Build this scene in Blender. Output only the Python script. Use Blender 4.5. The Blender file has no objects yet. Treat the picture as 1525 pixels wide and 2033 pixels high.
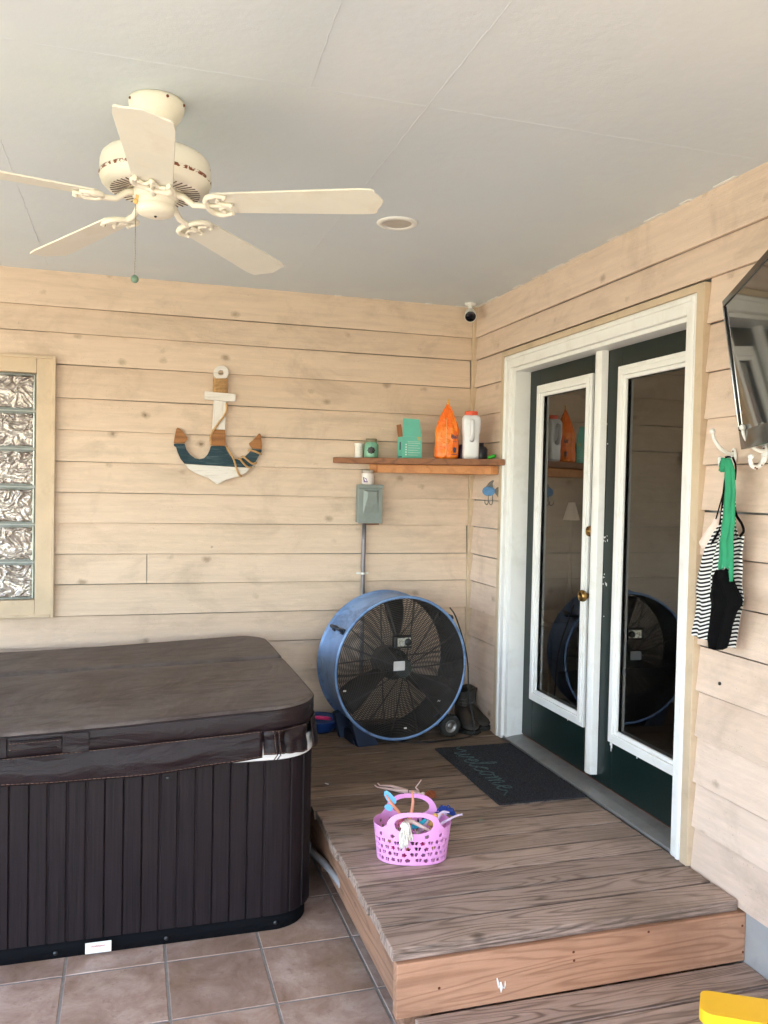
import bpy, bmesh, math, random
from mathutils import Vector, Matrix
from mathutils.geometry import tessellate_polygon
random.seed(7)
PI = math.pi
R = math.radians
scene = bpy.context.scene
col = scene.collection

# ------------------------------------------------------------------ camera
CAM = Vector((-2.03136, -4.82399, 1.69332))
AX_R = Vector((0.9569979, -0.28934625, 0.02082697))
AX_U = Vector((-0.01176764, 0.03301431, 0.9993856))
AX_F = Vector((0.28985606, 0.95665501, -0.0281897))
FPX, PW, PH = 1672.196, 1525.0, 2033.0
cd = bpy.data.cameras.new('camera')
cam = bpy.data.objects.new('camera', cd)
col.objects.link(cam)
cam.matrix_world = Matrix(((AX_R.x, AX_U.x, -AX_F.x, CAM.x), (AX_R.y, AX_U.y, -AX_F.y, CAM.y),
                           (AX_R.z, AX_U.z, -AX_F.z, CAM.z), (0, 0, 0, 1)))
cd.sensor_fit = 'VERTICAL'
cd.sensor_height = 36.0
cd.lens = 36.0 * FPX / PH
cd.clip_start = 0.05
cd.clip_end = 1000
scene.camera = cam

# ------------------------------------------------------------------ light
SUN_EL, SUN_AZ = R(57), R(214)     # azimuth measured clockwise from +y
w = bpy.data.worlds.new('World')
scene.world = w
w.use_nodes = True
wn = w.node_tree
wn.nodes.clear()
sky = wn.nodes.new('ShaderNodeTexSky')
sky.sky_type = 'NISHITA'
sky.sun_disc = False
sky.sun_elevation = SUN_EL
sky.sun_rotation = SUN_AZ
sky.ozone_density = 2.5
bg = wn.nodes.new('ShaderNodeBackground')
bg.inputs[1].default_value = 0.15
wo = wn.nodes.new('ShaderNodeOutputWorld')
wn.links.new(sky.outputs[0], bg.inputs[0])
wn.links.new(bg.outputs[0], wo.inputs[0])
sd = bpy.data.lights.new('sun', 'SUN')
sd.energy = 2.3
sd.angle = R(0.5)
sd.color = (1.0, 0.95, 0.86)
sun = bpy.data.objects.new('sun', sd)
col.objects.link(sun)
sdir = Vector((math.sin(SUN_AZ) * math.cos(SUN_EL), math.cos(SUN_AZ) * math.cos(SUN_EL), math.sin(SUN_EL)))
sun.rotation_euler = sdir.to_track_quat('Z', 'Y').to_euler()
vs = scene.view_settings
vs.view_transform = 'Standard'
vs.look = 'None'
vs.exposure = 3.36
vs.gamma = 1
scene.render.engine = 'CYCLES'
scene.cycles.max_bounces = 10
scene.cycles.diffuse_bounces = 6
scene.cycles.glossy_bounces = 5
scene.cycles.transmission_bounces = 8
scene.cycles.use_denoising = True
scene.cycles.use_adaptive_sampling = True
scene.cycles.adaptive_threshold = .018

# ------------------------------------------------------------------ helpers
def ray(px, py):
    return AX_F + AX_R * ((px - PW / 2) / FPX) - AX_U * ((py - PH / 2) / FPX)

def on(px, py, ax, v):
    """where the sight line of a measured point meets the real plane ax = v"""
    d = ray(px, py)
    i = 'xyz'.index(ax)
    return CAM + d * ((v - CAM[i]) / d[i])

def on_plane(px, py, p, n):
    d = ray(px, py)
    n = Vector(n)
    return CAM + d * ((Vector(p) - CAM).dot(n) / d.dot(n))

WLOC = {}

class MB:
    def __init__(self):
        self.v = []
        self.f = []
        self.uv = None
        self.sm = set()
        self.M = Matrix.Identity(4)

    def add(self, vs_, fs, smooth=False):
        o = len(self.v)
        self.v += [self.M @ Vector(p) for p in vs_]
        for f in fs:
            if smooth:
                self.sm.add(len(self.f))
            self.f.append([i + o for i in f])
        return o

    def box(self, x0, x1, y0, y1, z0, z1):
        x0, x1 = min(x0, x1), max(x0, x1)
        y0, y1 = min(y0, y1), max(y0, y1)
        z0, z1 = min(z0, z1), max(z0, z1)
        self.add([(x0, y0, z0), (x1, y0, z0), (x1, y1, z0), (x0, y1, z0), (x0, y0, z1), (x1, y0, z1), (x1, y1, z1), (x0, y1, z1)],
                 [(0, 3, 2, 1), (4, 5, 6, 7), (0, 1, 5, 4), (1, 2, 6, 5), (2, 3, 7, 6), (3, 0, 4, 7)])
        return self

    def obox(self, o, a, b, c):
        o, a, b, c = Vector(o), Vector(a), Vector(b), Vector(c)
        P = [o, o + a, o + a + b, o + b, o + c, o + a + c, o + a + b + c, o + b + c]
        F = [(0, 3, 2, 1), (4, 5, 6, 7), (0, 1, 5, 4), (1, 2, 6, 5), (2, 3, 7, 6), (3, 0, 4, 7)]
        if a.cross(b).dot(c) < 0:
            F = [f[::-1] for f in F]
        self.add(P, F)
        return self

    def tube(self, pts, r, n=10, caps=True, closed=False, flat=None):
        pts = [Vector(p) for p in pts]
        rs = r if isinstance(r, (list, tuple)) else [r] * len(pts)
        N = len(pts)
        ref = None
        vv = []
        for i, p in enumerate(pts):
            if closed:
                t = pts[(i + 1) % N] - pts[i - 1]
            else:
                t = pts[min(i + 1, N - 1)] - pts[max(i - 1, 0)]
            t = t.normalized() if t.length > 1e-9 else Vector((0, 0, 1))
            if ref is None:
                ref = Vector((0, 0, 1)) if abs(t.z) < .9 else Vector((1, 0, 0))
            a = (ref - t * ref.dot(t))
            if a.length < 1e-6:
                a = Vector((1, 0, 0)).cross(t)
            a.normalize()
            ref = a
            b = t.cross(a)
            for k in range(n):
                th = 2 * PI * k / n
                vv.append(p + a * (math.cos(th) * rs[i]) + b * (math.sin(th) * rs[i]))
        ff = []
        M_ = N if closed else N - 1
        for i in range(M_):
            j = (i + 1) % N
            for k in range(n):
                k2 = (k + 1) % n
                ff.append((i * n + k, i * n + k2, j * n + k2, j * n + k))
        self.add(vv, ff, True)
        if caps and not closed:
            o = len(self.v) - len(vv)
            self.f.append([o + k for k in range(n)][::-1])
            self.f.append([o + (N - 1) * n + k for k in range(n)])
        return self

    def lathe(self, prof, c=(0, 0, 0), axis=(0, 0, 1), n=40, smooth=True, closed_prof=False):
        """prof: (radius, height) pairs"""
        axis = Vector(axis).normalized()
        a = Vector((1, 0, 0)) if abs(axis.x) < .9 else Vector((0, 1, 0))
        a = (a - axis * a.dot(axis)).normalized()
        b = axis.cross(a)
        c = Vector(c)
        vv = []
        for (r, h) in prof:
            for k in range(n):
                th = 2 * PI * k / n
                vv.append(c + axis * h + (a * math.cos(th) + b * math.sin(th)) * max(r, 1e-5))
        ff = []
        m = len(prof)
        for i in range(m if closed_prof else m - 1):
            j = (i + 1) % m
            for k in range(n):
                k2 = (k + 1) % n
                ff.append((i * n + k, i * n + k2, j * n + k2, j * n + k))
        self.add(vv, ff, smooth)
        return self

    def ball(self, c, r, n=16, m=10):
        r = Vector((r, r, r)) if not hasattr(r, '__len__') else Vector(r)
        vv = []
        for i in range(m + 1):
            ph = PI * i / m
            for k in range(n):
                th = 2 * PI * k / n
                s = max(math.sin(ph), 1e-4)
                vv.append(Vector(c) + Vector((r.x * s * math.cos(th), r.y * s * math.sin(th), -r.z * math.cos(ph))))
        ff = []
        for i in range(m):
            for k in range(n):
                k2 = (k + 1) % n
                ff.append((i * n + k, i * n + k2, (i + 1) * n + k2, (i + 1) * n + k))
        self.add(vv, ff, True)
        return self

    def prism(self, poly, off, holes=()):
        """flat polygon (3D points) swept along off"""
        off = Vector(off)
        loops = [[Vector(p) for p in poly]] + [[Vector(p) for p in h] for h in holes]
        flat = [p for l in loops for p in l]
        tris = tessellate_polygon(loops)
        n = len(flat)
        nb = Vector((0, 0, 0))
        ff = []
        for t in tris:
            nrm = (flat[t[1]] - flat[t[0]]).cross(flat[t[2]] - flat[t[0]])
            if nrm.dot(off) > 0:
                ff.append(tuple(i + n for i in t))
                ff.append(tuple(t[::-1]))
            else:
                ff.append(tuple(i + n for i in t[::-1]))
                ff.append(tuple(t))
        s = 0
        for li, l in enumerate(loops):
            m = len(l)
            for i in range(m):
                j = (i + 1) % m
                ff.append((s + i, s + j, s + j + n, s + i + n))
            s += m
        self.add(flat + [p + off for p in flat], ff)
        return self

    def build(self, name, mat, parent=None, label=None, cat=None, group=None, kind=None, bevel=0, seg=2, sub=0, solid=0, smooth=None, fixn=False):
        bb0 = Vector([min(p[i] for p in self.v) for i in range(3)])
        bb1 = Vector([max(p[i] for p in self.v) for i in range(3)])
        c = (bb0 + bb1) / 2
        if parent is None:
            c.z = bb0.z
        me = bpy.data.meshes.new(name)
        me.from_pydata([tuple(p - c) for p in self.v], [], self.f)
        if fixn:
            bm = bmesh.new()
            bm.from_mesh(me)
            bmesh.ops.recalc_face_normals(bm, faces=bm.faces)
            bm.to_mesh(me)
            bm.free()
        me.update()
        for i in (range(len(me.polygons)) if smooth else self.sm):
            me.polygons[i].use_smooth = True
        if self.uv:
            l = me.uv_layers.new(name='UVMap')
            for poly in me.polygons:
                for li, vi in zip(poly.loop_indices, poly.vertices):
                    l.data[li].uv = self.uv[vi]
        me.materials.append(mat)
        o = bpy.data.objects.new(name, me)
        col.objects.link(o)
        WLOC[o] = c
        if parent is not None:
            o.parent = parent
            o.location = c - WLOC[parent]
        else:
            o.location = c
        if solid:
            md = o.modifiers.new('Solidify', 'SOLIDIFY')
            md.thickness = solid
            md.offset = 0
        if bevel:
            md = o.modifiers.new('Bevel', 'BEVEL')
            md.width = bevel
            md.segments = seg
            md.limit_method = 'ANGLE'
            md.angle_limit = R(40)
        if sub:
            md = o.modifiers.new('Subsurf', 'SUBSURF')
            md.levels = sub
            md.render_levels = sub
        tag(o, label, cat, group, kind)
        return o

def build_each(m, name, mat, parent, **k):
    """every loose piece of m becomes a part of its own"""
    n = len(m.v)
    par = list(range(n))
    def find(a):
        while par[a] != a:
            par[a] = par[par[a]]
            a = par[a]
        return a
    for f in m.f:
        for i in f[1:]:
            par[find(i)] = find(f[0])
    groups = {}
    for fi, f in enumerate(m.f):
        groups.setdefault(find(f[0]), []).append(fi)
    for g_ in groups.values():
        q = MB()
        mp = {}
        for fi in g_:
            idx = []
            for i in m.f[fi]:
                if i not in mp:
                    mp[i] = len(q.v)
                    q.v.append(m.v[i])
                idx.append(mp[i])
            if fi in m.sm:
                q.sm.add(len(q.f))
            q.f.append(idx)
        q.build(name, mat, parent, **k)

def tag(o, label=None, cat=None, group=None, kind=None):
    if label: o['label'] = label
    if cat: o['category'] = cat
    if group: o['group'] = group
    if kind: o['kind'] = kind
    return o

def thing(name, label, cat, loc, group=None):
    o = bpy.data.objects.new(name, None)
    o.empty_display_size = .05
    col.objects.link(o)
    o.location = loc
    WLOC[o] = Vector(loc)
    return tag(o, label, cat, group)

def wbox(name, mat, parent, x0, x1, y0, y1, z0, z1, bevel=.002, **k):
    return MB().box(x0, x1, y0, y1, z0, z1).build(name, mat, parent, bevel=bevel, **k)

def skin(name, mat, parent, verts, edges, radii, label=None, cat=None, sub=1):
    """continuous body grown over a skeleton of joints"""
    c = sum((Vector(v) for v in verts), Vector()) / len(verts)
    me = bpy.data.meshes.new('tmp')
    me.from_pydata([Vector(v) - c for v in verts], edges, [])
    t = bpy.data.objects.new('tmp', me)
    col.objects.link(t)
    t.modifiers.new('Skin', 'SKIN').use_smooth_shade = True
    sv = me.skin_vertices[0].data
    for i, r_ in enumerate(radii):
        rr = r_ if isinstance(r_, tuple) else (r_, r_)
        sv[i].radius = rr
    sv[0].use_root = True
    m = t.modifiers.new('Sub', 'SUBSURF')
    m.levels = sub
    m.render_levels = sub
    dg = bpy.context.evaluated_depsgraph_get()
    nm = bpy.data.meshes.new_from_object(t.evaluated_get(dg))
    bpy.data.objects.remove(t)
    nm.name = name
    nm.materials.clear()
    nm.materials.append(mat)
    for p in nm.polygons:
        p.use_smooth = True
    o = bpy.data.objects.new(name, nm)
    col.objects.link(o)
    WLOC[o] = c
    if parent is not None:
        o.parent = parent
        o.location = c - WLOC[parent]
    else:
        o.location = c
    return tag(o, label, cat)

def text_mb(s, size, origin, ex, ey, depth=.0006, bold=0):
    """lettering as geometry on the plane spanned by ex, ey"""
    cu = bpy.data.curves.new('t', 'FONT')
    cu.body = s
    cu.size = size
    cu.extrude = depth
    cu.offset = bold
    cu.align_x = 'CENTER'
    cu.align_y = 'CENTER'
    cu.resolution_u = 3
    t = bpy.data.objects.new('t', cu)
    col.objects.link(t)
    dg = bpy.context.evaluated_depsgraph_get()
    me = bpy.data.meshes.new_from_object(t.evaluated_get(dg))
    bpy.data.objects.remove(t)
    ex, ey = Vector(ex).normalized(), Vector(ey).normalized()
    ez = ex.cross(ey)
    m = MB()
    m.add([Vector(origin) + ex * v.co.x + ey * v.co.y + ez * v.co.z for v in me.vertices], [tuple(p.vertices) for p in me.polygons])
    return m

# ------------------------------------------------------------------ materials
def lin(c):
    return tuple(((v / 255) / 12.92 if v / 255 <= .04045 else ((v / 255 + .055) / 1.055) ** 2.4) for v in c) + (1,)

class NT:
    def __init__(self, name, rough=.5, metal=0, spec=.5):
        self.m = bpy.data.materials.new(name)
        self.m.use_nodes = True
        self.t = self.m.node_tree
        self.b = self.t.nodes['Principled BSDF']
        self.b.inputs['Roughness'].default_value = rough
        self.b.inputs['Metallic'].default_value = metal
        self.b.inputs['Specular IOR Level'].default_value = spec
        self.co = self.t.nodes.new('ShaderNodeTexCoord').outputs['Object']

    def world(self):
        self.co = self.t.nodes.new('ShaderNodeNewGeometry').outputs['Position']
        return self

    def n(self, typ, **k):
        nd = self.t.nodes.new(typ)
        for a, v in k.items():
            setattr(nd, a, v)
        return nd

    def link(self, a, b):
        self.t.links.new(a, b)

    def setin(self, inp, v):
        if isinstance(v, bpy.types.NodeSocket):
            self.link(v, inp)
        else:
            inp.default_value = v

    def mapping(self, scale=(1, 1, 1), rot=(0, 0, 0), loc=(0, 0, 0), src=None):
        m = self.n('ShaderNodeMapping')
        m.inputs['Scale'].default_value = scale
        m.inputs['Rotation'].default_value = rot
        m.inputs['Location'].default_value = loc
        self.link(src or self.co, m.inputs[0])
        return m.outputs[0]

    def noise(self, scale=5, detail=4, rough=.55, vec=None, dist=0):
        m = self.n('ShaderNodeTexNoise')
        m.inputs['Scale'].default_value = scale
        m.inputs['Detail'].default_value = detail
        m.inputs['Roughness'].default_value = rough
        m.inputs['Distortion'].default_value = dist
        self.link(vec or self.co, m.inputs['Vector'])
        return m.outputs['Fac']

    def math(self, op, a, b=0, c=0, clamp=False):
        m = self.n('ShaderNodeMath', operation=op, use_clamp=clamp)
        self.setin(m.inputs[0], a)
        self.setin(m.inputs[1], b)
        self.setin(m.inputs[2], c)
        return m.outputs[0]

    def sep(self, v=None):
        s = self.n('ShaderNodeSeparateXYZ')
        self.link(v or self.co, s.inputs[0])
        return s.outputs

    def comb(self, x, y, z):
        s = self.n('ShaderNodeCombineXYZ')
        for i, v in enumerate((x, y, z)):
            self.setin(s.inputs[i], v)
        return s.outputs[0]

    def white(self, v):
        s = self.n('ShaderNodeTexWhiteNoise', noise_dimensions='1D')
        self.setin(s.inputs['W'], v)
        return s.outputs['Value']

    def ramp(self, f, a, b, c0=(0, 0, 0, 1), c1=(1, 1, 1, 1), mid=None):
        m = self.n('ShaderNodeValToRGB')
        self.link(f, m.inputs[0])
        e = m.color_ramp.elements
        e[0].position, e[1].position = a, b
        e[0].color, e[1].color = c0, c1
        if mid:
            x = e.new(mid[0])
            x.color = mid[1]
        return m.outputs[0]

    def mix(self, f, a, b, blend='MIX'):
        m = self.n('ShaderNodeMix', data_type='RGBA', blend_type=blend)
        self.setin(m.inputs['Factor'], f)
        self.setin(m.inputs['A'], a)
        self.setin(m.inputs['B'], b)
        return m.outputs['Result']

    def voro(self, scale, vec=None, feature='F1', rnd=1):
        m = self.n('ShaderNodeTexVoronoi', feature=feature)
        m.inputs['Scale'].default_value = scale
        m.inputs['Randomness'].default_value = rnd
        self.link(vec or self.co, m.inputs['Vector'])
        return m

    def color(self, v):
        self.setin(self.b.inputs['Base Color'], v)
        return self

    def rough(self, v):
        self.setin(self.b.inputs['Roughness'], v)
        return self

    def bump(self, h, strength=.3, dist=.01):
        m = self.n('ShaderNodeBump')
        m.inputs['Strength'].default_value = strength
        m.inputs['Distance'].default_value = dist
        self.link(h, m.inputs['Height'])
        self.link(m.outputs[0], self.b.inputs['Normal'])
        return self

def plain(name, c, rough=.5, metal=0, var=.12, nscale=14, bump=.08, spec=.5, dirt=None, dirt_amt=.5, dirt_scale=6):
    t = NT(name, rough, metal, spec)
    n1 = t.noise(nscale, 5, .6)
    lo = tuple(x * (1 - var) for x in c[:3]) + (1,)
    hi = tuple(min(x * (1 + var), 1) for x in c[:3]) + (1,)
    cc = t.ramp(n1, .3, .7, lo, hi)
    if dirt:
        n2 = t.noise(dirt_scale, 6, .65, dist=.4)
        cc = t.mix(t.math('MULTIPLY', t.ramp(n2, .52, .7), dirt_amt), cc, dirt)
    t.color(cc)
    t.rough(t.math('ADD', t.math('MULTIPLY', n1, .16), max(rough - .08, 0.0)))
    if bump:
        t.bump(t.noise(nscale * 6, 4, .6), bump, .004)
    return t.m

def siding_mat(name, axis, c0, c1, rows):
    """painted rough-sawn boards; axis = 0 runs along x, 1 along y; each board takes its own tone and grain"""
    t = NT(name, .62, 0, .35).world()
    s = t.sep()
    run = s[axis]
    z = s[2]
    # which board: sum of steps at the measured laps
    idx = None
    for r_ in rows:
        g = t.math('GREATER_THAN', z, r_)
        idx = g if idx is None else t.math('ADD', idx, g)
    seed = t.white(idx)
    v = t.comb(t.math('ADD', t.math('MULTIPLY', run, 1.0), t.math('MULTIPLY', seed, 37.0)), t.math('MULTIPLY', seed, 19.0), t.math('MULTIPLY', z, 16.0))
    grain = t.noise(2.2, 8, .66, v, .3)
    fine = t.noise(9, 5, .7, t.comb(t.math('ADD', run, t.math('MULTIPLY', seed, 9)), seed, t.math('MULTIPLY', z, 5.0)))
    cc = t.mix(seed, c0, c1)
    cc = t.mix(t.math('MULTIPLY', t.ramp(grain, .44, .7), .27), cc, tuple(x * .60 for x in c0[:3]) + (1,))
    cc = t.mix(t.math('MULTIPLY', t.ramp(fine, .5, .68), .20), cc, tuple(min(1, x * 1.25) for x in c1[:3]) + (1,))
    # knots: small dark ovals with a smear
    kv = t.comb(t.math('ADD', run, t.math('MULTIPLY', seed, 5.0)), t.math('MULTIPLY', idx, .37), t.math('MULTIPLY', z, 1.35))
    vo = t.voro(4.6, kv)
    wob = t.noise(24, 5, .75)
    d = t.math('ADD', vo.outputs['Distance'], t.math('SUBTRACT', t.math('MULTIPLY', wob, .22), .06))
    pick = t.math('GREATER_THAN', t.sep(vo.outputs['Color'])[0], .12)
    kn = t.math('MULTIPLY', t.ramp(d, .09, .20, (1, 1, 1, 1), (0, 0, 0, 1)), pick)
    core = t.math('MULTIPLY', t.ramp(d, .075, .10, (1, 1, 1, 1), (0, 0, 0, 1)), t.math('GREATER_THAN', t.sep(vo.outputs['Color'])[1], .6))
    cc = t.mix(t.math('MULTIPLY', kn, .62), cc, lin((130, 108, 84)))
    cc = t.mix(t.math('MULTIPLY', core, .5), cc, lin((80, 58, 44)))
    # smudges of dirt and mildew
    sm = t.noise(2.6, 7, .7, t.mapping((1.0, 1.0, 1.6)), .6)
    cc = t.mix(t.math('MULTIPLY', t.ramp(sm, .5, .72), .34), cc, lin((136, 118, 98)))
    sp = t.voro(60)
    spk = t.math('MULTIPLY', t.math('LESS_THAN', sp.outputs['Distance'], .11), t.math('GREATER_THAN', t.noise(4, 3), .57))
    cc = t.mix(t.math('MULTIPLY', spk, .35), cc, lin((92, 74, 56)))
    t.color(cc)
    hb = t.math('ADD', t.math('MULTIPLY', grain, .8), t.math('ADD', t.math('MULTIPLY', fine, .5), t.math('MULTIPLY', t.noise(170, 3, .7), .35)))
    t.bump(t.math('SUBTRACT', hb, t.math('MULTIPLY', kn, .4)), .42, .006)
    return t.m

def wood_mat(name, light, dark, axis=0, pitch=None, cross=1, rough=.7, rings=34, grainy=1.0, stain=None, off=0.0, knots=True, rear_shade=None):
    """plank wood: contour-like growth rings stretched along the grain"""
    t = NT(name, rough, 0, .35).world()
    s = t.sep()
    run, tr = s[axis], s[cross]
    third = s[3 - axis - cross]
    if pitch:
        seed = t.white(t.math('FLOOR', t.math('DIVIDE', t.math('ADD', tr, off), pitch)))
    else:
        seed = t.math('ADD', 0.37, 0)
    big = t.comb(t.math('ADD', t.math('MULTIPLY', run, .62), t.math('MULTIPLY', seed, 41)), t.math('MULTIPLY', tr, 6.6), t.math('ADD', t.math('MULTIPLY', third, 6.6), t.math('MULTIPLY', seed, 13)))
    n1 = t.noise(1.6, 1.6, .45, big, .22)
    ring = t.math('ADD', t.math('MULTIPLY', t.math('SINE', t.math('MULTIPLY', n1, rings * 2.0)), .5), .5)
    ring = t.math('POWER', ring, 3.6)
    fv = t.comb(t.math('ADD', t.math('MULTIPLY', run, 4.5), t.math('MULTIPLY', seed, 17)), t.math('MULTIPLY', tr, 90), t.math('MULTIPLY', third, 90))
    fib = t.noise(1.3, 5, .7, fv)
    soft = t.noise(1.6, 5, .6, t.comb(t.math('ADD', run, t.math('MULTIPLY', seed, 7)), t.math('MULTIPLY', tr, 3), third))
    cc = t.mix(t.math('MULTIPLY', ring, .70 * grainy, clamp=True), light, dark)
    cc = t.mix(t.math('MULTIPLY', t.ramp(fib, .45, .72), .36 * grainy), cc, tuple(x * .55 for x in dark[:3]) + (1,))
    cc = t.mix(t.math('MULTIPLY', t.ramp(soft, .35, .7), .35), cc, tuple(min(1, x * 1.25) for x in light[:3]) + (1,))
    hsv = t.n('ShaderNodeHueSaturation')
    t.link(cc, hsv.inputs['Color'])
    t.link(t.math('ADD', t.math('MULTIPLY', seed, .42), .80), hsv.inputs['Value'])
    cc = hsv.outputs[0]
    if pitch:
        fr = t.math('FRACT', t.math('DIVIDE', t.math('ADD', tr, off), pitch))
        ed = t.math('ABSOLUTE', t.math('SUBTRACT', fr, .48))
        grime = t.ramp(t.math('ADD', ed, t.math('MULTIPLY', t.math('SUBTRACT', fib, .5), .10)), .445, .478)
        cc = t.mix(t.math('MULTIPLY', grime, .72), cc, tuple(x * .28 for x in dark[:3]) + (1,))
    if knots:
        kv = t.comb(t.math('ADD', run, t.math('MULTIPLY', seed, 11)), t.math('MULTIPLY', tr, 1.9), t.math('MULTIPLY', third, 1.9))
        vo = t.voro(2.4, kv)
        kd = t.math('ADD', vo.outputs['Distance'], t.math('MULTIPLY', t.noise(30, 3), .05))
        kn = t.math('MULTIPLY', t.ramp(kd, .06, .11, (1, 1, 1, 1), (0, 0, 0, 1)), t.math('GREATER_THAN', t.sep(vo.outputs['Color'])[0], .45))
        cc = t.mix(t.math('MULTIPLY', kn, .65), cc, tuple(x * .35 for x in dark[:3]) + (1,))
    if rear_shade:
        # painted shade: boards turn darker and browner towards the back, with a ragged limit
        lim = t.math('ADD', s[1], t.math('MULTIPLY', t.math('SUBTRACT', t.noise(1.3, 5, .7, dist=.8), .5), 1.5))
        cc = t.mix(t.math('MULTIPLY', t.ramp(t.math('ADD', lim, 3.0), rear_shade[0] + 3.0, rear_shade[1] + 3.0) if False else t.math('SMOOTH_MIN', t.math('MAXIMUM', t.math('DIVIDE', t.math('SUBTRACT', lim, rear_shade[0]), rear_shade[1] - rear_shade[0]), 0), 1, .1), .85), cc, t.mix(1, cc, rear_shade[2], 'MULTIPLY'))
    if stain:
        sn = t.noise(1.7, 6, .65, dist=.5)
        cc = t.mix(t.math('MULTIPLY', t.ramp(sn, .48, .68), .55), cc, stain)
        sp = t.noise(5.5, 6, .75, t.comb(t.math('MULTIPLY', run, .5), t.math('MULTIPLY', tr, 3), third), .8)
        cc = t.mix(t.math('MULTIPLY', t.ramp(sp, .60, .70), .6), cc, tuple(x * .35 for x in dark[:3]) + (1,))
    t.color(cc)
    t.rough(t.math('ADD', t.math('MULTIPLY', fib, .2), rough - .12))
    t.bump(t.math('ADD', t.math('MULTIPLY', ring, -.35), fib), .5 * grainy, .003)
    return t.m

ROWS = [2.622, 2.485, 2.318, 2.142, 1.972, 1.803, 1.638, 1.475, 1.306, 1.142, .972, .802, .630, .465, .285]
CEIL = 2.81
BACK_B0 = 0.0
M = {}
M['trim_tan'] = plain('tan trim paint', lin((199, 178, 152)), .55, var=.08, nscale=9, bump=.15, dirt=lin((140, 120, 96)), dirt_amt=.35)
M['white_paint'] = plain('white gloss paint', (.80, .80, .79, 1), .38, var=.03, nscale=7, bump=.05, dirt=lin((190, 184, 170)), dirt_amt=.25, dirt_scale=9)
M['green_paint'] = plain('dark green door paint', (.0036, .0130, .0120, 1), .36, var=.2, nscale=8, bump=.05, spec=.4)
M['brass'] = plain('aged brass', lin((150, 118, 70)), .28, 1, var=.2, bump=.03)
M['alu'] = plain('worn aluminium', lin((150, 150, 150)), .5, .6, var=.12, bump=.05, dirt=lin((110, 105, 98)), dirt_amt=.5)
M['cream'] = plain('cream fan enamel', (.80, .77, .66, 1), .36, var=.03, bump=.02, spec=.4)
M['black'] = plain('black plastic', (.012, .012, .013, 1), .4, var=.2, bump=.03)
M['rubber'] = plain('dull black rubber', (.02, .019, .018, 1), .75, var=.25, bump=.2, dirt=lin((90, 78, 62)), dirt_amt=.35)
M['white_plastic'] = plain('white plastic', (.78, .78, .76, 1), .32, var=.02, bump=.0)
M['steel'] = plain('galvanised steel', lin((150, 148, 146)), .42, .8, var=.12, bump=.04)
M['box_grey'] = plain('grey enamel', lin((132, 142, 140)), .42, .1, var=.05, bump=.03, dirt=lin((95, 88, 78)), dirt_amt=.3)
M['rust'] = plain('rust', lin((108, 58, 36)), .8, .2, var=.4, nscale=40, bump=.2)
M['rope'] = plain('jute rope', lin((192, 152, 104)), .85, var=.2, nscale=60, bump=.5)
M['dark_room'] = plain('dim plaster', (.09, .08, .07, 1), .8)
M['concrete'] = plain('concrete', (.36, .36, .36, 1), .85, var=.12, nscale=5, bump=.25, dirt=(.18, .18, .19, 1))

def ceiling_mat():
    t = NT('painted plywood ceiling', .6, 0, .3)
    n1 = t.noise(.9, 5, .6, dist=.5)
    cc = t.ramp(n1, .3, .7, (.57, .64, .71, 1), (.65, .70, .74, 1))
    n3 = t.noise(2.6, 7, .72, t.mapping((1, .35, 1)), .4)
    cc = t.mix(t.math('MULTIPLY', t.ramp(n3, .5, .75), .16), cc, (.76, .77, .76, 1))
    vo = t.voro(7, t.mapping((1, 1.4, 1)))
    ck = t.math('MULTIPLY', t.math('LESS_THAN', t.math('ADD', vo.outputs['Distance'], t.math('MULTIPLY', t.noise(50, 3), .04)), .055), t.math('GREATER_THAN', t.sep(vo.outputs['Color'])[0], .8))
    cc = t.mix(t.math('MULTIPLY', ck, .6), cc, (.75, .75, .73, 1))
    t.color(cc)
    t.bump(t.math('ADD', t.noise(14, 6, .7), t.math('MULTIPLY', t.noise(2.5, 4, .6), 1.5)), .32, .005)
    return t.m
M['ceiling'] = ceiling_mat()

# ------------------------------------------------------------------ the setting
SB = siding_mat('siding paint back', 0, lin((210, 187, 166)), lin((219, 197, 177)), [r_ for r_ in ROWS])
SR = siding_mat('siding paint side', 1, lin((210, 187, 170)), lin((220, 198, 182)), [r_ for r_ in ROWS])

def lap_boards(m, axis, spans, zb, zt, base=0.0, lo=.019, hi=.004):
    """one course of lap siding: wedge section, standing proud at its lower edge. axis 0: back wall (faces -y); 1: side wall (faces -x)"""
    for (a, b) in spans:
        sect = [(base - lo, zb), (base - hi, zt), (base - hi + .012, zt), (base - lo + .0135, zb)]
        n = max(1, int(abs(b - a) / .5))
        for side in (0,):
            pts = []
            for i in range(n + 1):
                q = a + (b - a) * i / n
                dz = .0012 * math.sin(q * 2.3 + zb * 11)
                for (d, z) in sect:
                    pts.append((q, d, z + dz) if axis == 0 else (d, q, z + dz))
            ff = []
            for i in range(n):
                for k in range(4):
                    k2 = (k + 1) % 4
                    f = (i * 4 + k, i * 4 + k2, (i + 1) * 4 + k2, (i + 1) * 4 + k)
                    ff.append(f if axis == 0 else f[::-1])
            ff.append((0, 1, 2, 3)); ff.append(tuple(n * 4 + k for k in (3, 2, 1, 0)))
            m.add(pts, ff)

XL, YF = -5.2, -6.3       # left and front edges of the porch roof
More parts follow.
